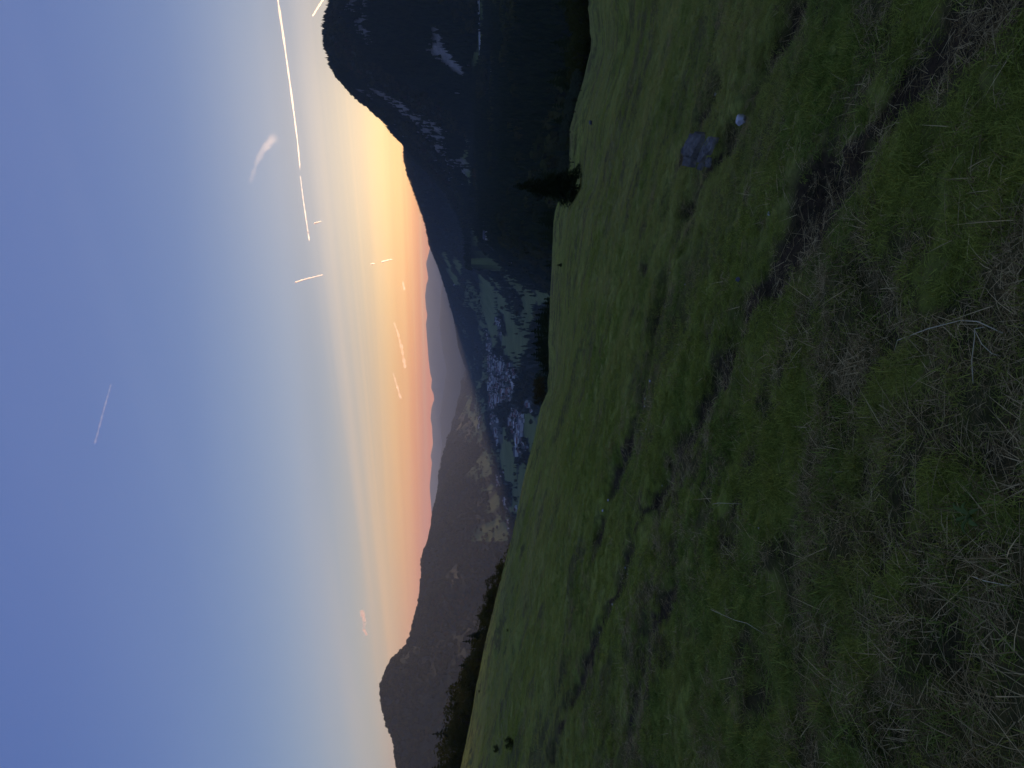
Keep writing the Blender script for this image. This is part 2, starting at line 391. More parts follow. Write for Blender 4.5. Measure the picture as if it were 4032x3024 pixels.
def m_blade(name, dark, light, hue_far, transl=.35, pw=1.0):
    m, nt, out = mat(name); n = N(nt)
    t = n.attr('tint', 'INSTANCER'); r = n.rnd()
    isl = n.new('ShaderNodeNewGeometry').outputs['Random Per Island']
    col = n.mix(n.math('POWER', n.math('ADD', n.math('MULTIPLY', r, .25), n.math('MULTIPLY', isl, .75)), pw), dark, light); col = n.mix(n.math('MULTIPLY', t, .8), col, hue_far)
    d = n.new('ShaderNodeBsdfDiffuse'); n.put(d.inputs[0], col)
    q = n.new('ShaderNodeBsdfTranslucent'); n.put(q.inputs[0], col)
    mx = n.new('ShaderNodeMixShader'); mx.inputs[0].default_value = transl
    nt.links.new(d.outputs[0], mx.inputs[1]); nt.links.new(q.outputs[0], mx.inputs[2]); nt.links.new(mx.outputs[0], out.inputs[0]); return m
def m_leaf(name, lo, hi, transl=.2):
    m, nt, out = mat(name); n = N(nt)
    col = n.mix(n.math('ADD', n.math('MULTIPLY', n.rnd(), .55), n.math('MULTIPLY', n.noise(1.7, 3, .6, n.pos()), .45)), lo, hi)
    d = n.new('ShaderNodeBsdfDiffuse'); n.put(d.inputs[0], col)
    q = n.new('ShaderNodeBsdfTranslucent'); n.put(q.inputs[0], col)
    mx = n.new('ShaderNodeMixShader'); mx.inputs[0].default_value = transl
    nt.links.new(d.outputs[0], mx.inputs[1]); nt.links.new(q.outputs[0], mx.inputs[2]); nt.links.new(mx.outputs[0], out.inputs[0]); return m
def m_plain(name, lo, hi, scale=3.0, rough=.85, bump=0.0, dist=.02, detail=5):
    m, nt, out = mat(name); n = N(nt)
    tc = n.new('ShaderNodeTexCoord').outputs['Object']
    f = n.noise(scale, detail, .65, tc)
    col = n.ramp(f, [(.3, lo), (.7, hi)])
    n.bsdf(out, col, rough, n.bump(f, bump, dist) if bump else None, .25); return m
def m_house(name, lo, hi, rough=.8):
    m, nt, out = mat(name); n = N(nt)
    col = n.mix(n.rnd(), lo, hi); n.bsdf(out, col, rough, None, .3); return m
M = dict(
    meadow=m_meadow(), land=m_land(),
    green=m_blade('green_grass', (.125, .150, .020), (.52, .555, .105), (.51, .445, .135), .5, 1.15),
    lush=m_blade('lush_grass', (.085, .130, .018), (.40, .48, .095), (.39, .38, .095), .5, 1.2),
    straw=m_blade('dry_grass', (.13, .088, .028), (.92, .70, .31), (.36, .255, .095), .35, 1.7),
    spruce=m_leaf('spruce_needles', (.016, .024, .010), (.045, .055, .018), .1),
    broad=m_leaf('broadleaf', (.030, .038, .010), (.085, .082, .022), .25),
    pale=m_leaf('pale_leaf', (.050, .062, .036), (.090, .105, .062), .25),
    autumn=m_leaf('rusty_leaf', (.045, .036, .013), (.095, .070, .024), .25),
    leaf=m_leaf('plantain_leaf', (.10, .15, .035), (.19, .25, .07), .3),
    bark=m_plain('bark', (.020, .014, .010), (.055, .042, .032), 6, .95, .5, .02),
    stone=m_plain('limestone', (.46, .42, .38), (.66, .62, .57), 14, .8, .4, .01),
    slab=m_plain('grey_slab', (.06, .052, .042), (.34, .30, .25), 7, .75, .8, .02),
    darkstone=m_plain('dark_stone', (.05, .05, .055), (.16, .16, .17), 7, .8, .6, .02),
    wall_w=m_house('white_render', (.60, .56, .50), (.86, .83, .77)),
    wall_c=m_house('cream_render', (.40, .35, .28), (.62, .56, .47)),
    roof_r=m_house('red_tiles', (.115, .055, .042), (.24, .115, .085)),
    roof_g=m_house('grey_tiles', (.07, .065, .07), (.17, .16, .165)),
    roof_w=m_house('pale_sheet_roof', (.45, .46, .48), (.70, .71, .72), .5),
    asphalt=m_plain('asphalt', (.13, .14, .145), (.20, .21, .215), .4, .8),
    concrete=m_plain('concrete', (.42, .43, .44), (.60, .61, .62), .3, .8),
    metal=m_plain('painted_metal', (.45, .46, .47), (.60, .61, .62), 2, .5),
    cable=m_plain('cable', (.03, .03, .03), (.06, .06, .06), 2, .6),
)

# ------------------------------------------------------------------ mesh helpers
col_root = sc.collection
def mesh_np(name, V, F, mats, smooth=False):
    me = bpy.data.meshes.new(name)
    V = np.asarray(V, np.float32)
    if isinstance(F, np.ndarray):
        k = F.shape[1]; nf = F.shape[0]
        me.vertices.add(len(V)); me.vertices.foreach_set('co', V.ravel())
        me.loops.add(nf * k); me.loops.foreach_set('vertex_index', F.astype(np.int32).ravel())
        me.polygons.add(nf); me.polygons.foreach_set('loop_start', np.arange(0, nf * k, k, dtype=np.int32))
        me.polygons.foreach_set('loop_total', np.full(nf, k, np.int32))
        me.update(calc_edges=True)
    else:
        me.from_pydata(V.tolist(), [], F); me.update()
    for q in (mats if isinstance(mats, (list, tuple)) else [mats]): me.materials.append(q)
    if smooth: me.polygons.foreach_set('use_smooth', np.ones(len(me.polygons), bool))
    return me
def add_attr(me, name, vals):
    a = me.attributes.new(name, 'FLOAT', 'POINT'); a.data.foreach_set('value', np.asarray(vals, np.float32).ravel())
def link(o): col_root.objects.link(o); return o
def tag(o, label=None, cat=None, group=None, kind=None):
    if label: o['label'] = label
    if cat: o['category'] = cat
    if group: o['group'] = group
    if kind: o['kind'] = kind
    return o
def obj(name, me, parent=None):
    o = bpy.data.objects.new(name, me); link(o)
    if parent is not None: o.parent = parent
    return o
def empty(name, loc, rz=0, s=1.0):
    o = bpy.data.objects.new(name, None); link(o); o.location = loc; o.rotation_euler = (0, 0, rz)
    o.scale = (s, s, s) if isinstance(s, (int, float)) else s
    o.empty_display_size = .1; return o
class MB:
    def __init__(s): s.v = []; s.f = []; s.m = []
    def add(s, V, F, mi=0):
        b = len(s.v); s.v += [tuple(p) for p in V]; s.f += [tuple(i + b for i in q) for q in F]; s.m += [mi] * len(F)
    def mesh(s, name, mats, smooth=False):
        me = bpy.data.meshes.new(name); me.from_pydata(s.v, [], s.f)
        for q in (mats if isinstance(mats, (list, tuple)) else [mats]): me.materials.append(q)
        me.polygons.foreach_set('material_index', np.array(s.m, np.int32))
        if smooth: me.polygons.foreach_set('use_smooth', np.ones(len(s.f), bool))
        me.update(); return me
    def tube(s, pts, rads, n=6, mi=0, cap=True):
        P = [Vector(p) for p in pts]; rings = []; b = len(s.v)
        for i, p in enumerate(P):
            t = (P[min(i + 1, len(P) - 1)] - P[max(i - 1, 0)]).normalized()
            a = t.cross(Vector((0, 0, 1)) if abs(t.z) < .9 else Vector((1, 0, 0))).normalized(); c = t.cross(a)
            for k in range(n):
                q = 2 * math.pi * k / n; s.v.append(tuple(p + (a * math.cos(q) + c * math.sin(q)) * rads[i]))
        for i in range(len(P) - 1):
            for k in range(n):
                s.f.append((b + i * n + k, b + i * n + (k + 1) % n, b + (i + 1) * n + (k + 1) % n, b + (i + 1) * n + k)); s.m.append(mi)
        if cap:
            s.f.append(tuple(b + k for k in range(n))[::-1]); s.m.append(mi)
            s.f.append(tuple(b + (len(P) - 1) * n + k for k in range(n))); s.m.append(mi)

# ------------------------------------------------------------------ pasture (setting)
def polar_mesh(ths, rfun, zfun, nr):
    T = np.linspace(0, 1, nr)
    th = np.repeat(ths[:, None], nr, 1); r = rfun(th, T[None, :])
    z = zfun(th, r)
    V = np.stack([r * np.sin(th), r * np.cos(th), z], -1).reshape(-1, 3)
    na = len(ths); i = np.arange(na)[:, None]; j = np.arange(nr - 1)[None, :]; i2 = (i + 1) % na
    F = np.stack([i * nr + j, i * nr + j + 1, i2 * nr + j + 1, i2 * nr + j], -1).reshape(-1, 4)
    return V, F, th.ravel(), r.ravel()
side = np.radians(np.concatenate([np.arange(-180, -40, 4), np.arange(-40, -34, .8)]))
dense = np.radians(np.arange(-34, 34.01, .125))
ths = np.concatenate([side, dense, -side[::-1]])[:-1]
ths = np.unique(np.round(ths, 7))
R0 = 0.3
V, F, th_, r_ = polar_mesh(ths, lambda th, t: R0 * (1.33 * edge_R(th) / R0) ** t, lambda th, r: meadow_full(th, r), 400)
# close the small hole under the photographer
c = len(V); V = np.vstack([V, [[0, 0, float(np.mean(V[::400, 2]))]]])
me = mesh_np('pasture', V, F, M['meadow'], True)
dv = np.zeros(len(V)); ii = np.hypot(V[:, 0], V[:, 1]) < 18; dv[ii] = dirt_mask(V[ii, 0], V[ii, 1])
ux, cx_ = V[:, 0] * DHX + V[:, 1] * DHY, -V[:, 0] * DHY + V[:, 1] * DHX; rv = np.maximum(np.hypot(V[:, 0], V[:, 1]), .1)
near_n = .8 * sstep(.06, .40, fbm(ux * 1.9, cx_ * 1.1, 3, 121) + .45 * fbm(V[:, 0] * 5, V[:, 1] * 5, 2, 123) + .22 * sstep(6, 2.2, rv) - .10 * sstep(3, 7, rv)) * sstep(14, 7, rv)
near_n = np.maximum(near_n, .62 * sstep(.10, .38, fbm(ux * .95, cx_ * .28, 3, 131) + .3 * fbm(V[:, 0] * 2.2, V[:, 1] * 2.2, 2, 133)) * sstep(4, 8, rv))  # dark streaks painted in as the shaded sides of the contour steps
add_attr(me, 'dirt_shade', np.maximum(dv, near_n))
tag(obj('pasture', me), kind='structure')

# ------------------------------------------------------------------ the land beyond (setting)
Z2, Z3, Z4 = (1600, 800), (1600, 1300), (1500, 1850)
FIELDS = [(Z2, [(700, 205), (745, 215), (800, 300), (870, 370), (880, 470), (820, 500), (760, 380)]),
 (Z2, [(720, 20), (880, 60), (890, 250), (960, 370), (930, 480), (850, 250), (760, 130)]),
 (Z2, [(420, 540), (460, 600), (500, 700), (570, 870), (540, 900), (470, 760), (430, 650)]),
 (Z2, [(500, 540), (560, 620), (620, 720), (600, 800), (550, 700)]),
 (Z2, [(830, 530), (900, 640), (960, 780), (1010, 900), (1050, 900), (1000, 940), (900, 820), (870, 720)]),
 (Z2, [(760, 760), (830, 780), (930, 880), (960, 1000), (990, 1180), (1010, 1400), (980, 1500), (900, 1450), (870, 1290), (830, 1130), (810, 960)]),
 (Z2, [(970, 960), (1050, 960), (1110, 1100), (1130, 1250), (1220, 1350), (1270, 1500), (1250, 1659), (1180, 1600), (1100, 1400), (1060, 1250), (1000, 1130)]),
 (Z2, [(1040, 1400), (1150, 1450), (1160, 1600), (1080, 1659), (1030, 1540)]),
 (Z2, [(1290, 960), (1400, 1000), (1560, 1000), (1610, 960), (1600, 1090), (1420, 1120), (1400, 1300), (1330, 1250), (1300, 1130)]),
 (Z2, [(1120, 900), (1150, 940), (1200, 1010), (1160, 1030)]), (Z2, [(1090, 290), (1120, 300), (1120, 470), (1100, 460)]),
 (Z2, [(780, 1200), (860, 1380), (840, 1480), (790, 1300)]),
 (Z3, [(880, 20), (980, 30), (1000, 180), (930, 200), (890, 100)]), (Z3, [(1040, 100), (1070, 240), (1140, 330), (1170, 250), (1150, 130)]),
 (Z3, [(1170, 20), (1270, 90), (1260, 300), (1250, 560), (1230, 560), (1200, 250)]), (Z3, [(770, 640), (790, 560), (850, 540), (830, 620)]),
 (Z3, [(660, 680), (720, 780), (720, 960), (680, 960)]), (Z3, [(920, 900), (960, 930), (980, 1080), (950, 1080)]),
 (Z3, [(1050, 1030), (1110, 1050), (1120, 1200), (1190, 1150), (1200, 1500), (1190, 1659), (1080, 1659), (1020, 1400), (1040, 1200)]),
 (Z3, [(1300, 900), (1390, 890), (1440, 1010), (1400, 1150), (1360, 1300), (1330, 1260), (1290, 1100)]), (Z3, [(1230, 1440), (1310, 1430), (1300, 1659), (1210, 1659)]),
 (Z3, [(840, 1270), (890, 1290), (900, 1430), (850, 1600), (820, 1600), (860, 1420)]),
 (Z4, [(1140, 130), (1210, 200), (1230, 260), (1130, 270)]), (Z4, [(1340, 40), (1470, 30), (1460, 120), (1370, 150)]), (Z4, [(1490, 0), (1590, 0), (1520, 300), (1490, 400)]),
 (Z4, [(1220, 560), (1290, 430), (1300, 560), (1240, 650), (1260, 820), (1210, 770)]), (Z4, [(1380, 380), (1480, 440), (1470, 500), (1420, 500)])]
GOLD = [(Z3, [(550, 1090), (590, 920), (630, 930), (600, 1090)]), (Z3, [(680, 960), (720, 970), (700, 1090), (660, 1230), (650, 1130)]), (Z3, [(530, 1200), (545, 1200), (540, 1320), (525, 1320)]),
        (Z4, [(1060, 530), (1110, 570), (1060, 690), (1060, 770), (1000, 800), (1040, 640)])]
OVAL = (Z4, [(770, 1080), (840, 1090), (850, 1150), (800, 1250), (740, 1210)])
TOWN = [(Z3, [(890, 260), (1060, 260), (1110, 420), (1200, 560), (1210, 700), (1180, 760), (1080, 760), (960, 880), (900, 850), (890, 600)], 150),
        (Z3, [(1130, 880), (1290, 880), (1290, 1010), (1290, 1180), (1330, 1290), (1210, 1330), (1190, 1150), (1120, 1100)], 52),
        (Z3, [(920, 900), (1000, 940), (1050, 1150), (1050, 1220), (990, 1220), (920, 1060)], 22),
        (Z3, [(1300, 720), (1360, 760), (1400, 960), (1440, 1000), (1420, 1010), (1350, 900), (1300, 800)], 16),
        (Z2, [(980, 1260), (1040, 1270), (1050, 1480), (1000, 1480)], 9), (Z2, [(860, 1360), (930, 1500), (930, 1659), (880, 1600)], 12),
        (Z3, [(1110, 380), (1210, 430), (1210, 540), (1170, 520)], 8), (Z4, [(1260, 20), (1310, 40), (1300, 200), (1260, 190)], 10),
        (Z4, [(1340, 320), (1380, 320), (1425, 680), (1405, 690)], 9), (Z3, [(780, 920), (810, 920), (800, 1060), (780, 1060)], 7)]
# open ground beside the roads below the right-hand mountain, and the bare limestone face there
ROADSIDE = [wpoly(p, 0, 0, 1.0) for p in ([(1874, -40), (1926, -40), (1936, 40), (1915, 90), (1936, 180), (1905, 262), (1892, 290), (1876, 290)], [(1884, 20), (1935, 50), (1942, 150), (1935, 200), (1900, 265), (1888, 230)],
            [(1926, 370), (1958, 370), (1985, 250), (1975, 170), (1945, 170), (1936, 225)])]
FIELDW = [wpoly(p, *o) for o, p in FIELDS] + ROADSIDE + [wpoly([(1150, 950), (1190, 960), (1210, 1180), (1260, 1330), (1330, 1540), (1300, 1560), (1230, 1420), (1170, 1330)], 1200, 0, 1200 / 2212)]
GOLDW = [wpoly(p, *o) for o, p in GOLD]
OVALW = wpoly(OVAL[1], *OVAL[0])
TOWNW = [(wpoly(p, *o), n) for o, p, n in TOWN]
ROCKW = [wpoly(p, 1200, 0, 1200 / 2212) for p in ([(915, 200), (960, 160), (1040, 300), (1120, 430), (1200, 500), (1215, 590), (1130, 560), (1050, 500), (960, 420), (930, 320)],)]

ths2 = np.unique(np.round(np.radians(np.concatenate([np.arange(-180, -40, 5), np.arange(-40, -32, 1), np.arange(-32, 32.01, .11), np.arange(33, 41, 1), np.arange(45, 180, 5)])), 7))
def rl_fun(th, t):
    a = 1.27 * edge_R(th); return a * (23500.0 / a) ** t
V, F, th_, r_ = polar_mesh(ths2, rl_fun, lambda th, r: land_z(th, r) - .25 * (r < 1.4 * edge_R(th)), 430)
me = mesh_np('valley_floor', V, F, M['land'], True)
X, Y = V[:, 0], V[:, 1]
def masks(X, Y):
    f = np.zeros(X.shape); g = np.zeros(X.shape); t = np.zeros(X.shape); k = np.zeros(X.shape)
    wx = X + 30 * fbm(X / 90, Y / 90, 2, 81); wy = Y + 60 * fbm(X / 90, Y / 90, 2, 83)
    for p in FIELDW: f = np.maximum(f, in_poly(wx, wy, p))
    for p in GOLDW: g = np.maximum(g, in_poly(wx, wy, p))
    g = np.maximum(g, .7 * in_poly(wx, wy, OVALW))
    for p, n in TOWNW: t = np.maximum(t, in_poly(wx, wy, p))
    for p in ROCKW: k = np.maximum(k, in_poly(X + 12 * fbm(X / 40, Y / 40, 2, 85), Y + 12 * fbm(X / 40, Y / 40, 2, 86), p))
    r = np.hypot(X, Y); th = np.arctan2(X, Y)
    # scattered crags in the mountain forest
    c = sstep(.02, .25, fbm(X / 70, Y / 150, 4, 87) + .35 * fbm(X / 400, Y / 400, 2, 88)) * (th > rad(15)) * (r > 1950) * (r < 3300)
    k = np.maximum(k, c * .9)
    # strips of farmland the photograph only hints at
    s = sstep(.16, .24, fbm(X / 240, Y / 520, 3, 91)) * (np.abs(th) < rad(12)) * (r > 2300) * (r < 7500) * (land_z(th, r) < -150) * .8
    f = np.maximum(f, s)
    return f, g, t, k
fm, gm, tm, km = masks(X, Y)
for nme, q in (('field', fm), ('gold', gm), ('town', tm), ('rock', km)): add_attr(me, nme, q)
tag(obj('valley_floor', me), kind='structure')
print('LAND', V.shape, len(F))
#PART2
# ------------------------------------------------------------------ scattering (uncountable cover only)
def scatter(name, P, rot, scl, pid, tint, protos, kind='stuff', label=None, cat=None):
    pc = bpy.data.collections.new(name + '_kinds')
    for q in protos: pc.objects.link(q)
    me = bpy.data.meshes.new(name); n = len(P)
    me.vertices.add(n); me.vertices.foreach_set('co', np.asarray(P, np.float32).ravel())
    a = me.attributes.new('rot', 'FLOAT_VECTOR', 'POINT'); a.data.foreach_set('vector', np.asarray(rot, np.float32).ravel())
    a = me.attributes.new('scl', 'FLOAT_VECTOR', 'POINT'); a.data.foreach_set('vector', np.asarray(scl, np.float32).ravel())
    a = me.attributes.new('pid', 'INT', 'POINT'); a.data.foreach_set('value', np.asarray(pid, np.int32).ravel())
    a = me.attributes.new('tint', 'FLOAT', 'POINT'); a.data.foreach_set('value', np.asarray(tint, np.float32).ravel())
    o = obj(name, me)
    ng = bpy.data.node_groups.new(name + '_cover', 'GeometryNodeTree')
    ng.interface.new_socket('Geometry', in_out='INPUT', socket_type='NodeSocketGeometry')
    ng.interface.new_socket('Geometry', in_out='OUTPUT', socket_type='NodeSocketGeometry')
    gi = ng.nodes.new('NodeGroupInput'); go = ng.nodes.new('NodeGroupOutput')
    iop = ng.nodes.new('GeometryNodeInstanceOnPoints'); ci = ng.nodes.new('GeometryNodeCollectionInfo')
    ci.inputs['Collection'].default_value = pc; ci.inputs['Separate Children'].default_value = True; ci.inputs['Reset Children'].default_value = True
    def na(t, nm):
        k = ng.nodes.new('GeometryNodeInputNamedAttribute'); k.data_type = t; k.inputs['Name'].default_value = nm
        return [s_ for s_ in k.outputs if s_.enabled and s_.name == 'Attribute'][0]
    er = ng.nodes.new('FunctionNodeEulerToRotation')
    L = ng.links.new
    L(na('FLOAT_VECTOR', 'rot'), er.inputs[0]); L(er.outputs[0], iop.inputs['Rotation'])
    L(na('FLOAT_VECTOR', 'scl'), iop.inputs['Scale']); L(na('INT', 'pid'), iop.inputs['Instance Index'])
    iop.inputs['Pick Instance'].default_value = True
    L(ci.outputs[0], iop.inputs['Instance']); L(gi.outputs[0], iop.inputs['Points']); L(iop.outputs[0], go.inputs[0])
    md = o.modifiers.new('cover', 'NODES'); md.node_group = ng
    tag(o, label, cat, None, kind); return o
def proto(name, me):
    return bpy.data.objects.new(name, me)

# ------------------------------------------------------------------ trees
def spruce_mesh(rng, tiers, spikes, name, m, h=1.0, w=.2, ragged=.25, base=.06, sub=True):
    """unit-height spruce crown: whorls of drooping sprays, each spray a thin bent leaf-like blade with side fans"""
    b = MB()
    for i in range(tiers):
        t = i / (tiers - 1); z = base + (1 - base - .03) * t ** .92
        rr = w * (1 - t) ** .85 * (1 + rng.uniform(-.12, .12)) + .008
        off = rng.uniform(0, 6.28)
        for k in range(spikes):
            a = off + 6.283 * k / spikes + rng.uniform(-.2, .2); L = rr * rng.uniform(1 - ragged, 1 + ragged)
            droop = -.30 * L - .12 * L * (1 - t) + rng.uniform(-.01, .01); up = .10 * L
            ca, sa = math.cos(a), math.sin(a); wd = L * rng.uniform(.30, .46) + .004
            th_ = L * .13
            def P(f, s_, dz): return (ca * L * f - sa * s_, sa * L * f + ca * s_, z + dz)
            V = [P(.0, 0, up + .02 * t), P(.45, wd, up * .3 + droop * .55 - th_), P(.45, 0, up + droop * .25), P(.45, -wd, up * .3 + droop * .55 - th_), P(1, 0, droop), P(.8, wd * .6, droop * .95 - th_), P(.8, -wd * .6, droop * .95 - th_)]
            b.add(V, [(0, 1, 2), (0, 2, 3), (2, 1, 5, 4), (2, 4, 6, 3)])
    b.add([(0.012, 0, .9), (-.006, .01, .9), (-.006, -.01, .9), (0, 0, 1.0)], [(0, 1, 3), (1, 2, 3), (2, 0, 3)])
    return b.mesh(name, m)
def trunk_mesh(name, top=.9, r=.014):
    b = MB(); b.tube([(0, 0, -.06), (0, 0, .04), (.002, 0, .35), (0, 0, top)], [r * 1.5, r, r * .7, r * .15], 7); return b.mesh(name, M['bark'], True)
def broad_trunk(rng, name):
    b = MB(); b.tube([(0, 0, -.08), (0, 0, .05), (.01, .01, .25), (0, 0, .45)], [.035, .026, .02, .014], 7)
    for k in range(6):
        a = k * 1.05 + rng.uniform(-.3, .3); L = rng.uniform(.18, .3); z0 = rng.uniform(.2, .42)
        b.tube([(0, 0, z0), (math.cos(a) * L * .5, math.sin(a) * L * .5, z0 + L * .5), (math.cos(a) * L, math.sin(a) * L, z0 + L * 1.2)], [.012, .008, .003], 5)
    return b.mesh(name, M['bark'], True)
def broad_mesh(rng, name, m, clumps=34, leaves=34, wide=.40, size=.030):
    """unit-height broadleaf crown made of leaf sprays gathered in uneven clumps"""
    V = []; F = []
    cs = []
    while len(cs) < clumps:
        p = np.array([rng.uniform(-1, 1), rng.uniform(-1, 1), rng.uniform(-1, 1)]); d = np.linalg.norm(p)
        if d > 1 or d < .35: continue
        k = 1 - .35 * max(p[2], 0)
        cs.append((np.array([p[0] * wide * k, p[1] * wide * k, .58 + p[2] * .38]), rng.uniform(.08, .15)))
    for c_, cr in cs:
        for i in range(leaves):
            d = np.array([rng.gauss(0, 1), rng.gauss(0, 1), rng.gauss(0, 1)]); d /= np.linalg.norm(d) + 1e-9
            p = c_ + d * cr * rng.uniform(.45, 1.0)
            n = d + np.array([rng.gauss(0, .5), rng.gauss(0, .5), rng.gauss(0, .5) + .3]); n /= np.linalg.norm(n) + 1e-9
            a = np.cross(n, [0.3, .8, .5]); a /= np.linalg.norm(a) + 1e-9; e = np.cross(n, a)
            s_ = size * rng.uniform(.6, 1.3); q = len(V)
            V += [p - a * s_, p - e * s_ * .55, p + a * s_, p + e * s_ * .55]; F.append((q, q + 1, q + 2, q + 3))
    return mesh_np(name, np.array(V), np.array(F), m)
rng = random.Random(5)
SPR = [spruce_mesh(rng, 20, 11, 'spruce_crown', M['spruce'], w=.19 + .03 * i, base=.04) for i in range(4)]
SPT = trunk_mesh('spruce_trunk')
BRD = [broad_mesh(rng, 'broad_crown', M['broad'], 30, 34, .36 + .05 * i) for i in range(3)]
PAL = [broad_mesh(rng, 'pale_crown', M['pale'], 26, 34, .5, .03)]
AUT = [broad_mesh(rng, 'rusty_crown', M['autumn'], 30, 36, .46, .03)]
BRT = broad_trunk(rng, 'broad_trunk')
def tree(name, x, y, h, crown, trunk, label, cat, group=None, wid=1.0, sink=0.0):
    z = gz1(x, y) - sink
    label = ('tall ' if h > 11 else 'low ' if h < 6 else '') + label
    t = empty(name, (x, y, z), rng.uniform(0, 6.28), (h * wid, h * wid, h)); tag(t, label, cat, group)
    obj('crown', crown, t); obj('trunk', trunk, t); return t
def tree_at(name, py, top_v, r, crown, trunk, label, cat, group=None, wid=1.0, sink=0.0, hmin=3.0):
    """a tree standing at distance r in the direction of photograph row py, tall enough to reach column top_v"""
    a, e = az_el([top_v], [py]); a = float(a[0]); x, y = r * math.sin(a), r * math.cos(a)
    h = max(hmin, CAMZ + float(e[0]) * r - gz1(x, y) + sink)
    return tree(name, x, y, h, crown, trunk, label, cat, group, wid, sink)

# lone spruce on the rim of the pasture
b = MB()
def big_spruce():
    """near tree: bare stem foot, long uneven boughs built of many small needle sprays"""
    g = random.Random(11); V = []; F = []
    for i in range(38):
        t = i / 37; z = .13 + .84 * t
        rr = .31 * (1 - t) ** .8 * g.uniform(.8, 1.12) + .002
        for k in range(int(5 + 16 * (1 - t))):
            a = g.uniform(0, 6.283); L = rr * g.uniform(.55, 1.12); ca, sa = math.cos(a), math.sin(a)
            nseg = 9
            for j in range(nseg):
                f = ((j + .6) / nseg) ** .62
                zc = z + L * (.12 * f - .50 * f * f) + .10 * L * max(0, f - .8)
                for s_ in range(2 + int(4 * f)):
                    p = np.array([ca * L * f, sa * L * f, zc]) + np.array([g.gauss(0, 1), g.gauss(0, 1), g.gauss(0, .7)]) * .014 * (1 - .8 * t)
                    ln = .040 * (1.1 - .3 * f) * (1 - .6 * t) * g.uniform(.7, 1.3); wd = ln * .36
                    ang = a + g.choice((-1, 1)) * g.uniform(.3, 1.1); d = np.array([math.cos(ang), math.sin(ang), g.uniform(-.7, .15)]); d /= np.linalg.norm(d)
                    s2 = np.cross(d, [g.uniform(-.4, .4), g.uniform(-.4, .4), 1]); s2 /= np.linalg.norm(s2)
                    q = len(V); V += [p, p + d * ln * .5 + s2 * wd, p + d * ln, p + d * ln * .5 - s2 * wd]; F.append((q, q + 1, q + 2, q + 3))
    return mesh_np('lone_spruce_crown', np.array(V), np.array(F), M['spruce'])
a0, r0, x0, y0, z0 = hit(2284, 740)
e_top = float(az_el([2012], [722])[1][0]); hh = CAMZ + e_top * r0 - z0
t = empty('spruce_tree', (x0, y0, z0 - .05), .4, (hh, hh, hh)); tag(t, 'lone dark spruce with bare lower stem on the rim of the pasture', 'tree')
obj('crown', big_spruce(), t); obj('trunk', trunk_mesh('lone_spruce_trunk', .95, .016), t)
print('spruce', r0, hh)
# sapling and little junipers on the grass
a1, r1, x1, y1, z1 = hit(2213, 1044)
h1 = 24 / FPX * r1; t = empty('spruce_sapling', (x1, y1, z1 - .02), .2, (h1 * 1.6, h1 * 1.6, h1)); tag(t, 'tiny spruce sapling standing alone on the far grass of the pasture', 'sapling')
obj('crown', SPR[1], t); obj('trunk', SPT, t)
for (px, py, w_), lb in zip([(1964, 2947, 22), (2022, 2925, 34), (1891, 2722, 8), (2001, 2480, 8), (2332, 484, 20), (2358, 305, 10)],
        ['small round dark bush on the grass below the left tree row', 'wide ragged dark bush low in the grass beside a rounder one', 'tiny dark bush at the pasture rim under the left tree row', 'tiny dark tuft-like bush on a fold of the pasture', None, None]):
    if lb is None: continue
    a1, r1, x1, y1, z1 = hit(px, py); s_ = w_ * 1.6 / FPX * r1
    t = empty('juniper_bush', (x1, y1, z1 - s_ * .25), rng.uniform(0, 6), (s_ * 1.25, s_ * 1.25, s_)); tag(t, lb, 'bush', 'bushes on the pasture')
    obj('crown', BRD[0], t); obj('stem', BRT, t)

# tree row behind the left rim (tops read from the photograph, 2212 px view)
row = [(930, 1662, 's'), (936, 1640, 'b'), (944, 1622, 'b'), (946, 1600, 'b'), (938, 1586, 's'), (958, 1570, 'b'), (958, 1548, 'b'), (962, 1530, 's'), (966, 1512, 'b'), (978, 1494, 'b'), (982, 1478, 's'),
       (984, 1466, 'b'), (992, 1450, 'b'), (996, 1438, 's'), (1004, 1420, 'b'), (1010, 1400, 'b'), (1004, 1386, 's'), (1012, 1374, 's'), (1030, 1362, 'b'), (1034, 1342, 'b'), (1032, 1330, 's'), (1040, 1316, 'b'), (1050, 1300, 'b'),
       (1052, 1288, 's'), (1058, 1272, 'b'), (1062, 1258, 'b'), (1064, 1246, 's'), (1076, 1232, 'b'), (1084, 1220, 'b'), (1090, 1206, 'b')]
for tv, ty, kd in row:
    th = float(az_el([tv * D], [ty * D])[0][0]); R = float(edge_R(np.array([th]))[0])
    r = R * rng.uniform(1.10, 1.26); tv -= 7
    if kd == 's': tree_at('row_spruce', ty * D, tv * D, r, rng.choice(SPR), SPT, 'dark spruce standing in the tree row behind the upper pasture rim', 'tree', 'tree row behind the upper rim', rng.uniform(1.2, 1.5))
    else: tree_at('row_broadleaf', ty * D, tv * D, r, rng.choice(BRD), BRT, 'dark rounded broadleaf tree in the row behind the upper pasture rim', 'tree', 'tree row behind the upper rim', rng.uniform(.95, 1.3))
for i in range(26):
    ty = rng.uniform(1225, 1665); tv = np.interp(ty, [1220, 1290, 1370, 1430, 1500, 1560, 1660], [1088, 1062, 1040, 1012, 992, 975, 950])
    th = float(az_el([tv * D], [ty * D])[0][0]); R = float(edge_R(np.array([th]))[0])
    tree_at('row_broadleaf', ty * D, (tv - 6) * D, R * rng.uniform(1.05, 1.12), rng.choice(BRD), BRT, 'dark rounded broadleaf tree in the row behind the upper pasture rim', 'tree', 'tree row behind the upper rim', rng.uniform(.95, 1.25), hmin=4)
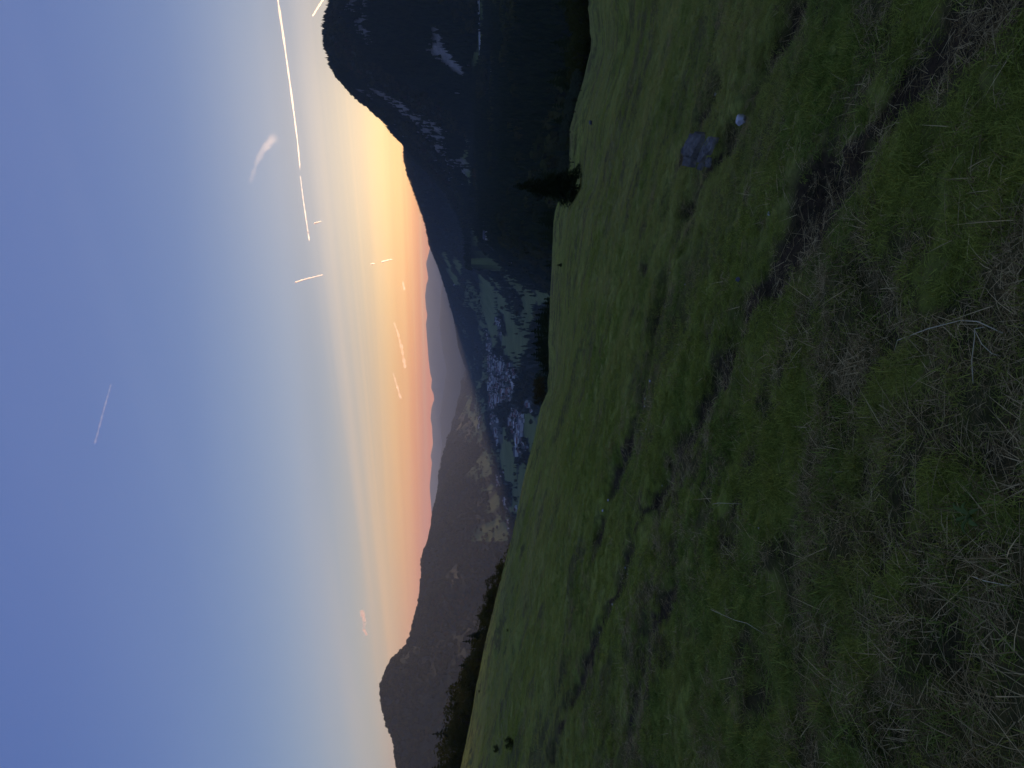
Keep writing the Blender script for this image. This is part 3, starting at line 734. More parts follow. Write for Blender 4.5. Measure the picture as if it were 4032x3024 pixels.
# conifers and shrubs below the middle of the rim
for tv, ty in [(1176, 655), (1166, 668), (1160, 680), (1156, 694), (1163, 706), (1150, 716), (1158, 728), (1152, 742), (1160, 755), (1150, 766), (1158, 778), (1166, 790), (1172, 800), (1178, 646)]:
    tree_at('rim_spruce', ty * D, (tv - 5) * D, rng.uniform(128, 165), rng.choice(SPR), SPT, 'dark spruce in the clump below the middle of the pasture rim', 'tree', 'spruce clump below the rim', rng.uniform(1.8, 2.3), hmin=5)
for tv, ty, rr in [(1142, 812, 175), (1150, 826, 160), (1146, 838, 170)]:
    tree_at('rim_broadleaf', ty * D, tv * D, rr, PAL[0], BRT, 'greyish green leafy tree between the spruce clump and the village', 'tree', 'leafy trees below the rim', 1.1)
for tv, ty, rr in [(1150, 838, 126), (1148, 850, 128), (1156, 862, 130), (1160, 828, 124)]:
    tree_at('rusty_shrub', ty * D, tv * D, rr, AUT[0], BRT, 'brownish dense shrub hugging the pasture rim beside the spruce clump', 'shrub', 'brown shrubs at the rim', 1.1, hmin=3)
# leafy margin and dark trees behind the right end of the rim
for i in range(26):
    ty = rng.uniform(155, 430); tv = np.interp(ty, [150, 200, 260, 330, 380, 430], [1250, 1240, 1232, 1224, 1220, 1205]) + rng.uniform(-8, 8)
    r = rng.uniform(88, 104)
    tree_at('margin_shrub', ty * D, tv * D, r, PAL[0], BRT, 'pale green shrub in the leafy margin below the right end of the rim', 'shrub', 'pale shrubs along the rim', rng.uniform(1.0, 1.6), hmin=1.6)
for i in range(30):
    ty = rng.uniform(-30, 175); tv = rng.uniform(1206, 1262) + max(0, (ty - 120)) * .25
    tree_at('margin_broadleaf', ty * D, tv * D, rng.uniform(105, 150), rng.choice(BRD), BRT, 'dark leafy tree massed behind the right end of the pasture rim', 'tree', 'dark trees behind the right rim', rng.uniform(.9, 1.3), hmin=4)
for i in range(22):
    ty = rng.uniform(-20, 640); tv = np.interp(ty, [0, 200, 420, 640], [1190, 1190, 1165, 1178]) + rng.uniform(-14, 10)
    tree_at('slope_spruce', ty * D, tv * D, rng.uniform(150, 230), rng.choice(SPR), SPT, 'dark spruce on the steep slope under the right half of the rim', 'tree', 'spruces on the slope below the rim', rng.uniform(1.0, 1.4), hmin=8)
# the nearest ranks of the wooded shelf below the pasture, tree by tree
cnt = 0
gt = random.Random(77)
while cnt < 250:
    th = rad(gt.uniform(7.5, 29)); r = math.sqrt(gt.uniform(230 ** 2, 640 ** 2)); x, y = r * math.sin(th), r * math.cos(th)
    if r < 330 and gt.random() < .3: continue
    sp_ = gt.random() < .72; h = gt.uniform(15, 26)
    t = empty('forest_spruce' if sp_ else 'forest_broadleaf', (x, y, gz1(x, y) - .3), gt.uniform(0, 6.28), (h * gt.uniform(1, 1.35),) * 2 + (h,))
    size = 'very tall' if h > 23 else 'tall' if h > 20 else 'middle-sized' if h > 17.5 else 'short'
    where = 'close under the pasture rim' if r < 380 else 'in the middle of the wood on the shelf' if r < 520 else 'deep in the wood on the shelf'
    tag(t, (size + (' dark spruce ' if sp_ else ' dark round-crowned tree ') + where), 'tree', 'wood on the shelf below the pasture')
    obj('crown', gt.choice(SPR) if sp_ else gt.choice(BRD), t); obj('trunk', SPT if sp_ else BRT, t); cnt += 1

# far woods, one uncountable cover per hillside
def far_spruce(rng):
    b = MB()
    for (z0, z1, rr) in ((.05, .5, .2), (.3, .75, .15), (.55, 1.0, .10)):
        n = 7; o = rng.uniform(0, 6)
        V = [(math.cos(o + 6.283 * k / n) * rr * rng.uniform(.7, 1.25), math.sin(o + 6.283 * k / n) * rr * rng.uniform(.7, 1.25), z0 + rng.uniform(-.04, .04)) for k in range(n)] + [(0, 0, z1)]
        b.add(V, [(k, (k + 1) % n, n) for k in range(n)])
    return b.mesh('far_spruce', M['spruce'])
def far_broad(rng, m, nm):
    V = []; F = []
    for i in range(60):
        p = np.array([rng.gauss(0, 1), rng.gauss(0, 1), rng.gauss(0, 1)]); p /= np.linalg.norm(p); q = p * np.array([.36, .36, .36]) * rng.uniform(.7, 1.1) + np.array([0, 0, .55])
        n = p + np.array([rng.gauss(0, .4) for _ in range(3)]); n /= np.linalg.norm(n); a = np.cross(n, [.2, .7, .6]); a /= np.linalg.norm(a); e = np.cross(n, a); s_ = rng.uniform(.10, .16)
        k = len(V); V += [q - a * s_, q - e * s_, q + a * s_, q + e * s_]; F.append((k, k + 1, k + 2, k + 3))
    return mesh_np(nm, np.array(V), np.array(F), m)
FARP = lambda tg: [proto('a%d_%s' % (i, tg), far_spruce(rng)) for i in range(3)] + [proto('b%d_%s' % (i, tg), far_broad(rng, M['broad'], 'far_broadleaf')) for i in range(2)] + [proto('c0_%s' % tg, far_broad(rng, M['autumn'], 'far_rusty_tree')), proto('d0_%s' % tg, far_broad(rng, M['pale'], 'far_pale_tree'))]
# visibility table so that slopes the photograph cannot see carry no trees
tt = np.radians(np.arange(-31.5, 31.5, .15)); rr_ = np.geomspace(140, 14000, 500)
TH, RR = np.meshgrid(tt, rr_, indexing='ij'); ZZ = ground(TH, RR); EL = (ZZ - CAMZ) / RR
HOR = np.maximum.accumulate(EL, 1)
def visible(th, r, z, h):
    i = np.clip(np.searchsorted(tt, th), 0, len(tt) - 1); j = np.clip(np.searchsorted(rr_, r) - 1, 0, len(rr_) - 1)
    return (z + h - CAMZ) / r >= HOR[i, j] - .0006
g = np.random.default_rng(3)
def far_wood(name, n, th0, th1, ra, rb, label, mix, hrange, dens=None):
    th = g.uniform(rad(th0), rad(th1), n); r = np.sqrt(g.uniform(ra ** 2, rb ** 2, n))
    x, y = r * np.sin(th), r * np.cos(th); z = ground(th, r); h = g.uniform(*hrange, n)
    ok = visible(th, r, z, h)
    x, y, z, h, th, r = (q[ok] for q in (x, y, z, h, th, r))
    f, go, tw, rk = masks(x, y)
    keep = g.random(len(x)) > np.maximum.reduce([f * .985, go * .95, tw * .93, rk * .97])
    if dens is not None: keep &= g.random(len(x)) < dens(x, y, z, th, r)
    x, y, z, h = (q[keep] for q in (x, y, z, h)); m_ = len(x)
    v = g.random(m_); zone = vnoise(x / 160, y / 160, 7)
    v = np.clip(v * .6 + zone * .5 - .05, 0, .999)
    pid = np.searchsorted(np.cumsum(mix), v * sum(mix)); pid = np.clip(pid, 0, 6)
    wsc = h * g.uniform(.9, 1.3, m_)
    scatter(name, np.stack([x, y, z - .5], 1), np.stack([np.zeros(m_), np.zeros(m_), g.uniform(0, 6.28, m_)], 1), np.stack([wsc, wsc, h], 1), pid, v, FARP(name), 'stuff', label, 'forest')
    print(name, m_)
SPM = [.3, .3, .2, .12, .05, .02, .01]; MIX = [.15, .12, .1, .25, .2, .12, .06]
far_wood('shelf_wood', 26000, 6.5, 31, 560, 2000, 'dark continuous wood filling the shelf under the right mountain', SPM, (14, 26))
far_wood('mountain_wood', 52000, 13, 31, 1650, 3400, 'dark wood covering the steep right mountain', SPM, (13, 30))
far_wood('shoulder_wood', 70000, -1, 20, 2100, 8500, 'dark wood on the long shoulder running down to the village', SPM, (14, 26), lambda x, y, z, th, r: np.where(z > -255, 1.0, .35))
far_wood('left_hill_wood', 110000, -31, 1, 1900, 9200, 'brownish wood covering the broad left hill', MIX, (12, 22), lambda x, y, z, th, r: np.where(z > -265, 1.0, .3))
#PART3
# ------------------------------------------------------------------ roads under the right mountain
def strip(name, path, width, lift, m, height=None, n=60):
    """a ribbon draped over the ground along a path of world points; with height it becomes a wall"""
    P = np.array(path, float); d = np.r_[0, np.cumsum(np.hypot(*np.diff(P, axis=0).T))]
    q = np.linspace(0, d[-1], n); x = np.interp(q, d, P[:, 0]); y = np.interp(q, d, P[:, 1])
    tx = np.gradient(x); ty = np.gradient(y); L = np.hypot(tx, ty); nx, ny = -ty / L, tx / L
    zc = gz(x, y); zc = np.convolve(np.pad(zc, 4, mode='edge'), np.ones(9) / 9, 'valid') + lift
    h = width / 2
    sec = [(-h, 0), (h, 0)] if height is None else [(-h, -2), (h, -2), (h, height), (-h, height)]
    V = np.stack([np.stack([x + nx * o, y + ny * o, zc + dz], -1) for o, dz in sec], 1)
    k = len(sec); F = []
    for i in range(n - 1):
        for j in range(k if height is not None else 1):
            F.append((i * k + j, i * k + (j + 1) % k, (i + 1) * k + (j + 1) % k, (i + 1) * k + j))
    if height is not None: F += [(3, 2, 1, 0), tuple((n - 1) * k + j for j in range(4))]
    return mesh_np(name, V.reshape(-1, 3), F, m)
def hits(pts): return [hit(*p)[2:4] for p in pts]
p1 = hits([(1880, -40), (1882, 30), (1884, 110), (1887, 205), (1888, 262)])
tag(obj('road', strip('road', p1, 10, 1.6, M['asphalt'])), kind='structure')
par = obj('parapet_wall', strip('parapet_wall', [(x - 1.8, y - 6.0) for x, y in p1], .9, 0, M['concrete'], 4.2)); tag(par, 'long pale parapet wall along the upper road below the right mountain', 'wall')
p2 = hits([(1950, 150), (1944, 215), (1938, 290), (1934, 368)])
tag(obj('road', strip('road', p2, 16, 1.0, M['asphalt'])), kind='structure')
par = obj('parapet_wall', strip('parapet_wall', [(x - 2, y + 9) for x, y in p2], .7, 0, M['concrete'], 2.2)); tag(par, 'pale wall edging the lower grey road in the wood', 'wall')
# mast on the wooded spur
a1, r1, x1, y1, z1 = hit(1845, 368)
t = empty('lattice_mast', (x1, y1, z1)); tag(t, 'thin pale lattice mast at the end of the wooded spur', 'mast')
b = MB(); Hm = 36 / FPX * r1 + 10
for k in range(3):
    a = k * 2.094; b.tube([(math.cos(a) * 1.6, math.sin(a) * 1.6, -1), (math.cos(a) * .3, math.sin(a) * .3, Hm)], [.22, .16], 5)
obj('legs', b.mesh('mast_legs', M['metal']), t)
b = MB()
for i in range(12):
    z = Hm * i / 12; f = 1 - i / 12 * .8; z2 = Hm * (i + 1) / 12; f2 = 1 - (i + 1) / 12 * .8
    for k in range(3): b.tube([(math.cos(k * 2.094) * 1.6 * f, math.sin(k * 2.094) * 1.6 * f, z), (math.cos((k + 1) * 2.094) * 1.6 * f2, math.sin((k + 1) * 2.094) * 1.6 * f2, z2)], [.1, .1], 4)
obj('bracing', b.mesh('mast_bracing', M['metal']), t)

# ------------------------------------------------------------------ houses
def house_parts(w, d, h, rh, over=.6, flat=False):
    b = MB(); x, y = w / 2, d / 2
    if flat:
        b.add([(-x, -y, -2), (x, -y, -2), (x, y, -2), (-x, y, -2), (-x, -y, h), (x, -y, h), (x, y, h), (-x, y, h)], [(0, 1, 5, 4), (1, 2, 6, 5), (2, 3, 7, 6), (3, 0, 4, 7), (4, 5, 6, 7)])
    else:
        b.add([(-x, -y, -2), (x, -y, -2), (x, y, -2), (-x, y, -2), (-x, -y, h), (x, -y, h), (x, y, h), (-x, y, h), (0, -y, h + rh * .97), (0, y, h + rh * .97)],
              [(0, 1, 5, 8, 4), (1, 2, 6, 5), (2, 3, 7, 9, 6), (3, 0, 4, 7)])
    r = MB(); X, Y = x + over, y + over; s_ = rh / x
    if flat:
        r.add([(-X, -Y, h + .05), (X, -Y, h + .05), (X, Y, h + .05), (-X, Y, h + .05), (-X, -Y, h + .5), (X, -Y, h + .5), (X, Y, h + .5), (-X, Y, h + .5)], [(0, 1, 5, 4), (1, 2, 6, 5), (2, 3, 7, 6), (3, 0, 4, 7), (4, 5, 6, 7), (3, 2, 1, 0)])
    else:
        e = h - over * s_ + .05; t_ = .35
        r.add([(-X, -Y, e), (0, -Y, h + rh + .05), (X, -Y, e), (X, Y, e), (0, Y, h + rh + .05), (-X, Y, e), (-X, -Y, e + t_), (0, -Y, h + rh + t_), (X, -Y, e + t_), (X, Y, e + t_), (0, Y, h + rh + t_), (-X, Y, e + t_)],
              [(6, 7, 10, 11), (7, 8, 9, 10), (0, 5, 4, 1), (1, 4, 3, 2), (0, 1, 7, 6), (1, 2, 8, 7), (3, 4, 10, 9), (4, 5, 11, 10), (0, 6, 11, 5), (2, 3, 9, 8)])
    return b, r
HK = []
for nm, (w, d, h, rh, fl), wm_, rm_, desc in [
    ('village_house', (10, 12, 6, 3.6, 0), 'wall_w', 'roof_r', 'white house with reddish tiled roof'), ('village_house', (11, 14, 6.5, 4.2, 0), 'wall_c', 'roof_r', 'cream house with reddish tiled roof'),
    ('village_house', (10, 13, 6, 3.6, 0), 'wall_w', 'roof_g', 'white house with grey tiled roof'), ('farmhouse', (14, 24, 6, 5.0, 0), 'wall_w', 'roof_r', 'long white farmhouse with broad reddish roof'),
    ('apartment_block', (13, 30, 11, 3.5, 0), 'wall_w', 'roof_g', 'tall white apartment block with grey roof'), ('workshop_hall', (24, 46, 8, 0, 1), 'wall_w', 'roof_w', 'flat pale workshop hall')]:
    b, r = house_parts(w, d, h, rh, .6, bool(fl)); HK.append((nm, b.mesh(nm + '_walls', M[wm_]), r.mesh(nm + '_roof', M[rm_]), desc))
gh = random.Random(21); taken = []
def house(x, y, k, where, group, rz=None):
    nm, wme, rme, desc = HK[k]
    sz = gh.uniform(.95, 1.3)
    t = empty(nm, (x, y, gz1(x, y)), gh.uniform(0, 3.14) if rz is None else rz, sz); tag(t, ('small ' if sz < 1.06 else 'large ' if sz > 1.2 else '') + desc + ' ' + where, 'house' if k < 4 else 'building', group)
    obj('walls', wme, t); obj('roof', rme, t)
WHERE = ['in the dense village centre', 'by the large green field', 'on the lane leaving the village centre', 'on the lane under the pasture rim', 'in the hamlet among the upper fields',
         'at the far field edge', 'beside the wood nearest the village', 'along the stream road', 'near the lower wood corner', 'at the foot of the left hill']
for (poly, n), where in zip(TOWNW, WHERE):
    px = [p[0] for p in poly]; py = [p[1] for p in poly]; k = 0; tries = 0
    while k < n and tries < n * 60:
        tries += 1
        # sample in bearing and log distance so that a long valley strip is not left empty near its front
        x = gh.uniform(min(px), max(px)); ly = gh.uniform(math.log(max(min(py), 200)), math.log(max(py))); y = math.exp(ly)
        if not in_poly(np.array([x]), np.array([y]), poly)[0]: continue
        if any((x - a) ** 2 + (y - c) ** 2 < 17 ** 2 for a, c in taken): continue
        taken.append((x, y)); k += 1
        house(x, y, gh.choices(range(6), (34, 22, 18, 10, 9, 5))[0], where, 'houses ' + where)
for (px, py), where, k in [((1937, 906), 'alone on the upper fields', 4), ((1940, 928), 'just below the lone upper building', 0), ((1790, 1120), 'high on the shoulder fields', 3), ((2016, 1019), 'at the wood edge above the fields', 3),
                           ((2035, 2002), 'at the stream road end', 3), ((1984, 1859), 'alone in the middle of the large field', 0), ((1995, 1973), 'at the corner of the lower lane', 4), ((1802, 1142), 'lower of two on the shoulder fields', 0),
                           ((2010, 205), 'in the wood below the two roads', 0), ((2026, 243), 'near the lower road', 2), ((1956, 113), 'beside the field between the two roads', 2), ((1990, 130), 'in the trees under the road field', 0)]:
    a1, r1, x1, y1, z1 = hit(px, py); house(x1, y1, k, where, 'scattered farm buildings')

# ------------------------------------------------------------------ stones on the grass
def rock_mesh(name, m, seed, flat=.7, cuts=2, sharp=.28):
    import bmesh
    bm = bmesh.new(); bmesh.ops.create_icosphere(bm, subdivisions=cuts, radius=1.0)
    g_ = random.Random(seed); planes = [(Vector((g_.gauss(0, 1), g_.gauss(0, 1), g_.gauss(0, 1))).normalized(), g_.uniform(.5, .82)) for _ in range(14)]
    for v in bm.verts:
        for n_, d_ in planes:
            q = v.co.dot(n_) - d_
            if q > 0: v.co -= n_ * q
        v.co *= 1 + g_.uniform(-.03, .03)
        v.co.z *= flat
    me = bpy.data.meshes.new(name); bm.to_mesh(me); bm.free(); me.materials.append(m); return me
def stone(name, px, py, wpx, m, seed, label, cat='stone', flat=.75, group=None, sink=.25):
    a1, r1, x1, y1, z1 = hit(px, py); s_ = wpx / 2 / FPX * math.hypot(r1, CAMZ - z1)
    o = obj(name, rock_mesh(name, m, seed, flat, 3)); o.location = (x1, y1, z1 + s_ * (flat - sink)); o.scale = (s_,) * 3; o.rotation_euler = (.2, .15, seed)
    tag(o, label, cat, group); return o
stone('white_stone', 2934, 470, 50, M['stone'], 3, 'pale white fist-sized stone lying in the cattle path', flat=.85)
stone('white_stone', 3034, 842, 17, M['stone'], 8, 'small whitish pebble alone in short green grass below the cattle paths', 'pebble', sink=0)
stone('grey_stone', 2915, 1100, 24, M['darkstone'], 12, 'small bluish grey stone half sunk in green grass', sink=.1)
stone('dark_stone', 2332, 484, 22, M['darkstone'], 15, 'dark low stone on the far grass near the lone spruce', sink=.3)
for i, (px, py, w_) in enumerate([(2562, 1500, 9), (2543, 1570, 8), (2540, 1600, 7), (2450, 1660, 7), (2546, 1690, 7), (2464, 2235, 9), (2474, 2260, 8), (2398, 1970, 9), (2376, 2010, 9), (2415, 2380, 9), (2822, 370, 12), (2362, 2490, 6), (2610, 1912, 6), (2700, 1120, 7), (2640, 1075, 6), (2990, 2080, 7)]):
    stone('pebble', px, py, w_ * 1.2, M['stone'], 30 + i, 'tiny pale pebble in the trodden earth of a cattle path', 'pebble', .7, 'pebbles in the cattle paths', 0.1)
# the slab outcrop beside the path
a1, r1, x1, y1, z1 = hit(2770, 580)
t = empty('rock_outcrop', (x1, y1, z1)); tag(t, 'bluish grey slaty rock outcrop breaking through the cattle path', 'rock')
up_ = Vector((-A_PL, -B_PL, 1)).normalized()
def slab(px, py, L, Wd, H, rz, seed):
    import bmesh
    a2, r2, x2, y2, z2 = hit(px, py)
    bm = bmesh.new(); bmesh.ops.create_cube(bm, size=1.0); bmesh.ops.subdivide_edges(bm, edges=bm.edges[:], cuts=7, use_grid_fill=True)
    for v in bm.verts:
        c_ = v.co.copy(); x, y, z = c_
        k = (1 - .55 * abs(2 * x) ** 2.2) * (.8 + .5 * vnoise(x * 5 + seed, y * 2, seed))
        st = math.floor(5 * (y + .5) + 1.6 * float(vnoise(x * 3 + seed, 0.3, seed + 2))) / 5
        v.co = Vector((x * L * (1 + .18 * (float(vnoise(y * 4, seed * 1.7, 4)) - .5)), y * Wd * k, z * H + (.5 * H * st if z > 0 else 0) + .014 * float(fbm(np.array([x * 9.0]), np.array([y * 9.0 + seed]), 3, seed)[0])))
    me = bpy.data.meshes.new('rock_slab'); bm.to_mesh(me); bm.free(); me.materials.append(M['slab'])
    o = obj('rock_slab', me, t); o.location = Vector((x2, y2, z2 + .01)) - Vector((x1, y1, z1)); o.rotation_euler = (0.05, .10, rz)
cdir = math.atan2(-DHX, DHY)
for i, (px, py, L, Wd, H, da) in enumerate([(2732, 572, .40, .11, .15, .05), (2750, 584, .50, .10, .13, .02), (2768, 574, .44, .12, .12, .0), (2788, 590, .46, .11, .09, -.03), (2808, 575, .30, .10, .06, -.06), (2742, 640, .16, .07, .12, .1), (2772, 648, .18, .06, .08, .12), (2800, 640, .14, .08, .05, .3)]):
    slab(px, py, L * .74, Wd * .66, H * (.6 + .35 * (i % 3)), cdir + da, i + 1)

# ------------------------------------------------------------------ grass
def blades(rng, n, spread, L0, L1, w0, lean, curl, m, name, seg=3):
    V = []; F = []
    for i in range(n):
        a = rng.uniform(0, 6.283); q = spread * math.sqrt(rng.random()); x, y = q * math.cos(a), q * math.sin(a)
        d = rng.uniform(0, 6.283); L = rng.uniform(L0, L1); ln = rng.gauss(lean, .25); w = w0 * rng.uniform(.7, 1.3)
        dx, dy = math.cos(d), math.sin(d); sx, sy = -dy, dx; px, pz = 0.0, -.008; ang = ln
        b0 = len(V)
        for j in range(seg + 1):
            ww = w * (1 - (j / seg) ** 1.6) * .5
            if j < seg:
                V.append((x + dx * px + sx * ww, y + dy * px + sy * ww, pz)); V.append((x + dx * px - sx * ww, y + dy * px - sy * ww, pz))
            else: V.append((x + dx * px, y + dy * px, pz))
            px += math.sin(ang) * L / seg; pz += math.cos(ang) * L / seg; ang += curl * rng.uniform(.5, 1.4)
            if pz < .004: pz = .004 + rng.uniform(0, .006)
        for j in range(seg - 1): F.append((b0 + 2 * j, b0 + 2 * j + 1, b0 + 2 * j + 3, b0 + 2 * j + 2))
        F.append((b0 + 2 * seg - 2, b0 + 2 * seg - 1, b0 + 2 * seg))
    me = bpy.data.meshes.new(name); me.from_pydata(V, [], F); me.materials.append(m); me.update(); return me
gr = random.Random(9)
GP = [proto('a%d_tuft' % i, blades(gr, 44, .075, .022, .070, .0033, .85, .38, M['green'], 'green_tuft')) for i in range(4)] + \
     [proto('b%d_tuft' % i, blades(gr, 26, .06, .04, .115, .0040, .8, .42, M['lush'], 'lush_tuft')) for i in range(2)]
SP = [proto('a%d_straw' % i, blades(gr, 30, .09, .04, .15, .0026, 1.3, .20, M['straw'], 'straw_tuft')) for i in range(3)] + \
     [proto('b0_straw', blades(gr, 5, .10, .14, .28, .0034, 1.25, .12, M['straw'], 'long_straw'))]
gq = np.random.default_rng(12)
def ring(r0_, r1_, dens, amax=36):
    n = int(dens * .5 * (r1_ ** 2 - r0_ ** 2) * 2 * rad(amax)); th = gq.uniform(-rad(amax), rad(amax), n); r = np.sqrt(gq.uniform(r0_ ** 2, r1_ ** 2, n)); return th, r
rings = [(0.7, 4, 720, .95), (4, 8, 480, 1.0), (8, 15, 190, 1.25), (15, 30, 70, 1.6), (30, 60, 20, 2.1), (60, 190, 4, 2.8)]
TH_, R_, S_ = [], [], []
for a_, b_, d_, s_ in rings:
    th, r = ring(a_, b_, d_, 85 if b_ <= 4 else 58 if b_ <= 8 else 42 if b_ <= 15 else 37); TH_.append(th); R_.append(r); S_.append(np.full(len(th), s_))
th = np.concatenate(TH_); r = np.concatenate(R_); s_ = np.concatenate(S_)
ok = r < edge_R(th) * 1.04; th, r, s_ = th[ok], r[ok], s_[ok]
x, y = r * np.sin(th), r * np.cos(th); z = meadow_full(th, r)
dm = np.zeros(len(x)); ii = r < 18; dm[ii] = dirt_mask(x[ii], y[ii]); dmw = dm.copy()
for poly, w, d in TRACKS: dmw[ii] = np.maximum(dmw[ii], sstep(2.6, 1.0, seg_dist(x[ii], y[ii], poly) / w))
uu = x * DHX + y * DHY; cc = -x * DHY + y * DHX
dry = fbm(uu * 1.1, cc * .5, 3, 101) + .35 * fbm(x * 4, y * 4, 2, 103) + .26 * sstep(6, 2.2, r) * sstep(.30, -.12, x / r) - .34 * sstep(-.05, .35, x / r) * sstep(12, 5, r) - .02
# matted, half bare patches close to the photographer; greener to the right and farther out
pat = fbm(uu * 1.9, cc * 1.1, 3, 121) + .45 * fbm(x * 5, y * 5, 2, 123)
bare = sstep(.08, .40, pat + .22 * sstep(6, 2.2, r) * sstep(.42, -.05, x / r) - .10 * sstep(3, 7, r) - .25 * sstep(.05, .4, x / r)) * sstep(14, 7, r)
bare = np.maximum(bare, dm)
isdry = gq.random(len(x)) < np.clip(sstep(.15, .7, dry) * .40 + bare * .30 * (1 - dm) + dm * .14, 0, .8)
riser_shade = sstep(.10, .38, fbm(uu * .95, cc * .28, 3, 131) + .3 * fbm(x * 2.2, y * 2.2, 2, 133)) * sstep(4, 8, r)  # grass thinned over the painted shade of the contour steps
keep_g = (~isdry) & (gq.random(len(x)) > np.maximum.reduce([dm * .985, bare * .66, riser_shade * .62]))
fq = np.where(r < 7, 6.5, 3.6)
clump = vnoise(x * fq, y * fq, 141) * .65 + vnoise(x * fq * 2.1, y * fq * 2.1, 143) * .35
hgt = .45 + 1.25 * sstep(.30, .70, clump)
keep_g &= gq.random(len(x)) > .75 * sstep(.48, .26, clump) * (r < 40)
lush = fbm(x * .7, y * .7, 2, 111) > .18
tint = np.clip(.5 + .9 * fbm(uu * .35, cc * .12, 3, 105) + .25 * fbm(x * 1.5, y * 1.5, 2, 107) + .15 * sstep(10, 60, r), 0, 1)
tint = np.clip(tint * gq.uniform(.6, 1.2, len(x)), 0, 1)
def put(name, k, pid, protos, label, smul=1.0, hs=None):
    n = int(k.sum()); sc_ = s_[k] * gq.uniform(.7, 1.3, n) * smul
    hsc = sc_ * (gq.uniform(.7, 1.2, n) if hs is None else hs)
    hsc = np.minimum(hsc, 1.9) * hgt[k] * .78 * (1 - .42 * sstep(3.5, 6.5, r[k])) * (1 - .6 * np.clip(dmw[k] * 1.5, 0, 1))
    rot = np.stack([gq.normal(.0, .10, n), gq.normal(0, .10, n), gq.uniform(0, 6.283, n)], 1)
    scatter(name, np.stack([x[k], y[k], z[k]], 1), rot, np.stack([sc_, sc_, hsc], 1), pid, tint[k], protos, 'stuff', label, 'grass'); print(name, n)
pid = np.where(lush[keep_g] & (gq.random(int(keep_g.sum())) < .55) & (r[keep_g] < 20), 4 + gq.integers(0, 2, int(keep_g.sum())), gq.integers(0, 4, int(keep_g.sum())))
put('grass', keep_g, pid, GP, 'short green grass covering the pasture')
kd = isdry | (gq.random(len(x)) < .05 * (r < 10))
pid = np.where((gq.random(int(kd.sum())) < .16), 3, gq.integers(0, 3, int(kd.sum())))
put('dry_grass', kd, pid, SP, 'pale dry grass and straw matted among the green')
# the long bent stalk in front of the photographer
def stalk(name, pts, rad_, label):
    W_ = []
    for px, py, lift in pts:
        a2, r2, x2, y2, z2 = hit(px, py); W_.append((x2, y2, z2 + lift))
    o0 = Vector(W_[0]); b = MB(); b.tube([tuple(Vector(p) - o0) for p in W_], [rad_] * (len(W_) - 1) + [rad_ * .5], 6)
    o = obj(name, b.mesh(name, M['straw_plain'], True)); o.location = o0; tag(o, label, 'stalk', None)
M['straw_plain'] = m_plain('straw_stalk', (.46, .38, .19), (.62, .53, .30), 30, .7)
stalk('grass_stalk', [(3960, 1312, .01), (3890, 1266, .04), (3830, 1262, .05), (3700, 1295, .05), (3560, 1340, .03), (3528, 1385, .01)], .0021, 'long bent straw-coloured stalk arching over matted dry grass')
stalk('grass_stalk', [(3842, 1510, .01), (3868, 1420, .04), (3890, 1325, .05), (3888, 1295, .05), (3918, 1288, .04)], .0017, 'thin upright yellowish stalk forking beside the long bent one')
stalk('grass_stalk', [(3890, 1302, .05), (3908, 1355, .04), (3926, 1392, .02), (3950, 1402, .01)], .0015, 'short side stem drooping from the yellowish forked stalk')
stalk('grass_stalk', [(3020, 2495, .02), (2972, 2453, .05), (2910, 2441, .03), (2810, 2400, .02)][::-1], .0016, 'pale straw lying across brown litter low on the left of the pasture')
stalk('grass_stalk', [(2815, 1985, .02), (2850, 1980, .04), (2930, 1984, .02)], .0018, 'short white straw lying on a bare patch of earth')
stalk('grass_stalk', [(3266, 1858, .02), (3300, 1860, .03), (3358, 1854, .02)], .0017, 'straight whitish straw in the middle of green tufts')
stalk('grass_stalk', [(3840, 2265, .02), (3920, 2285, .04), (4005, 2308, .02)], .0018, 'straight pale stem lying in dark litter near the pasture foot')

a1, r1, x1, y1, z1 = hit(3850, 2030)
t = empty('plantain_plant', (x1, y1, z1)); tag(t, 'low plant with a few broad green leaves among grass blades', 'plant')
gl = random.Random(4)
for i in range(6):
    a = i * 1.05 + gl.uniform(-.2, .2); L = gl.uniform(.045, .085); wd = L * gl.uniform(.10, .17); V = []; F = []
    for j in range(6):
        f = j / 5; ww = wd * math.sin(math.pi * min(1, .08 + f * .92)) ** .8; rr = L * f; zz = .02 + .03 * math.sin(f * 2.4) * gl.uniform(.8, 1.1)
        V += [(math.cos(a) * rr - math.sin(a) * ww, math.sin(a) * rr + math.cos(a) * ww, zz + .008), (math.cos(a) * rr, math.sin(a) * rr, zz), (math.cos(a) * rr + math.sin(a) * ww, math.sin(a) * rr - math.cos(a) * ww, zz + .008)]
    for j in range(5): F += [(3 * j, 3 * j + 1, 3 * j + 4, 3 * j + 3), (3 * j + 1, 3 * j + 2, 3 * j + 5, 3 * j + 4)]
    obj('leaf', mesh_np('leaf', V, F, M['leaf'], True), t)

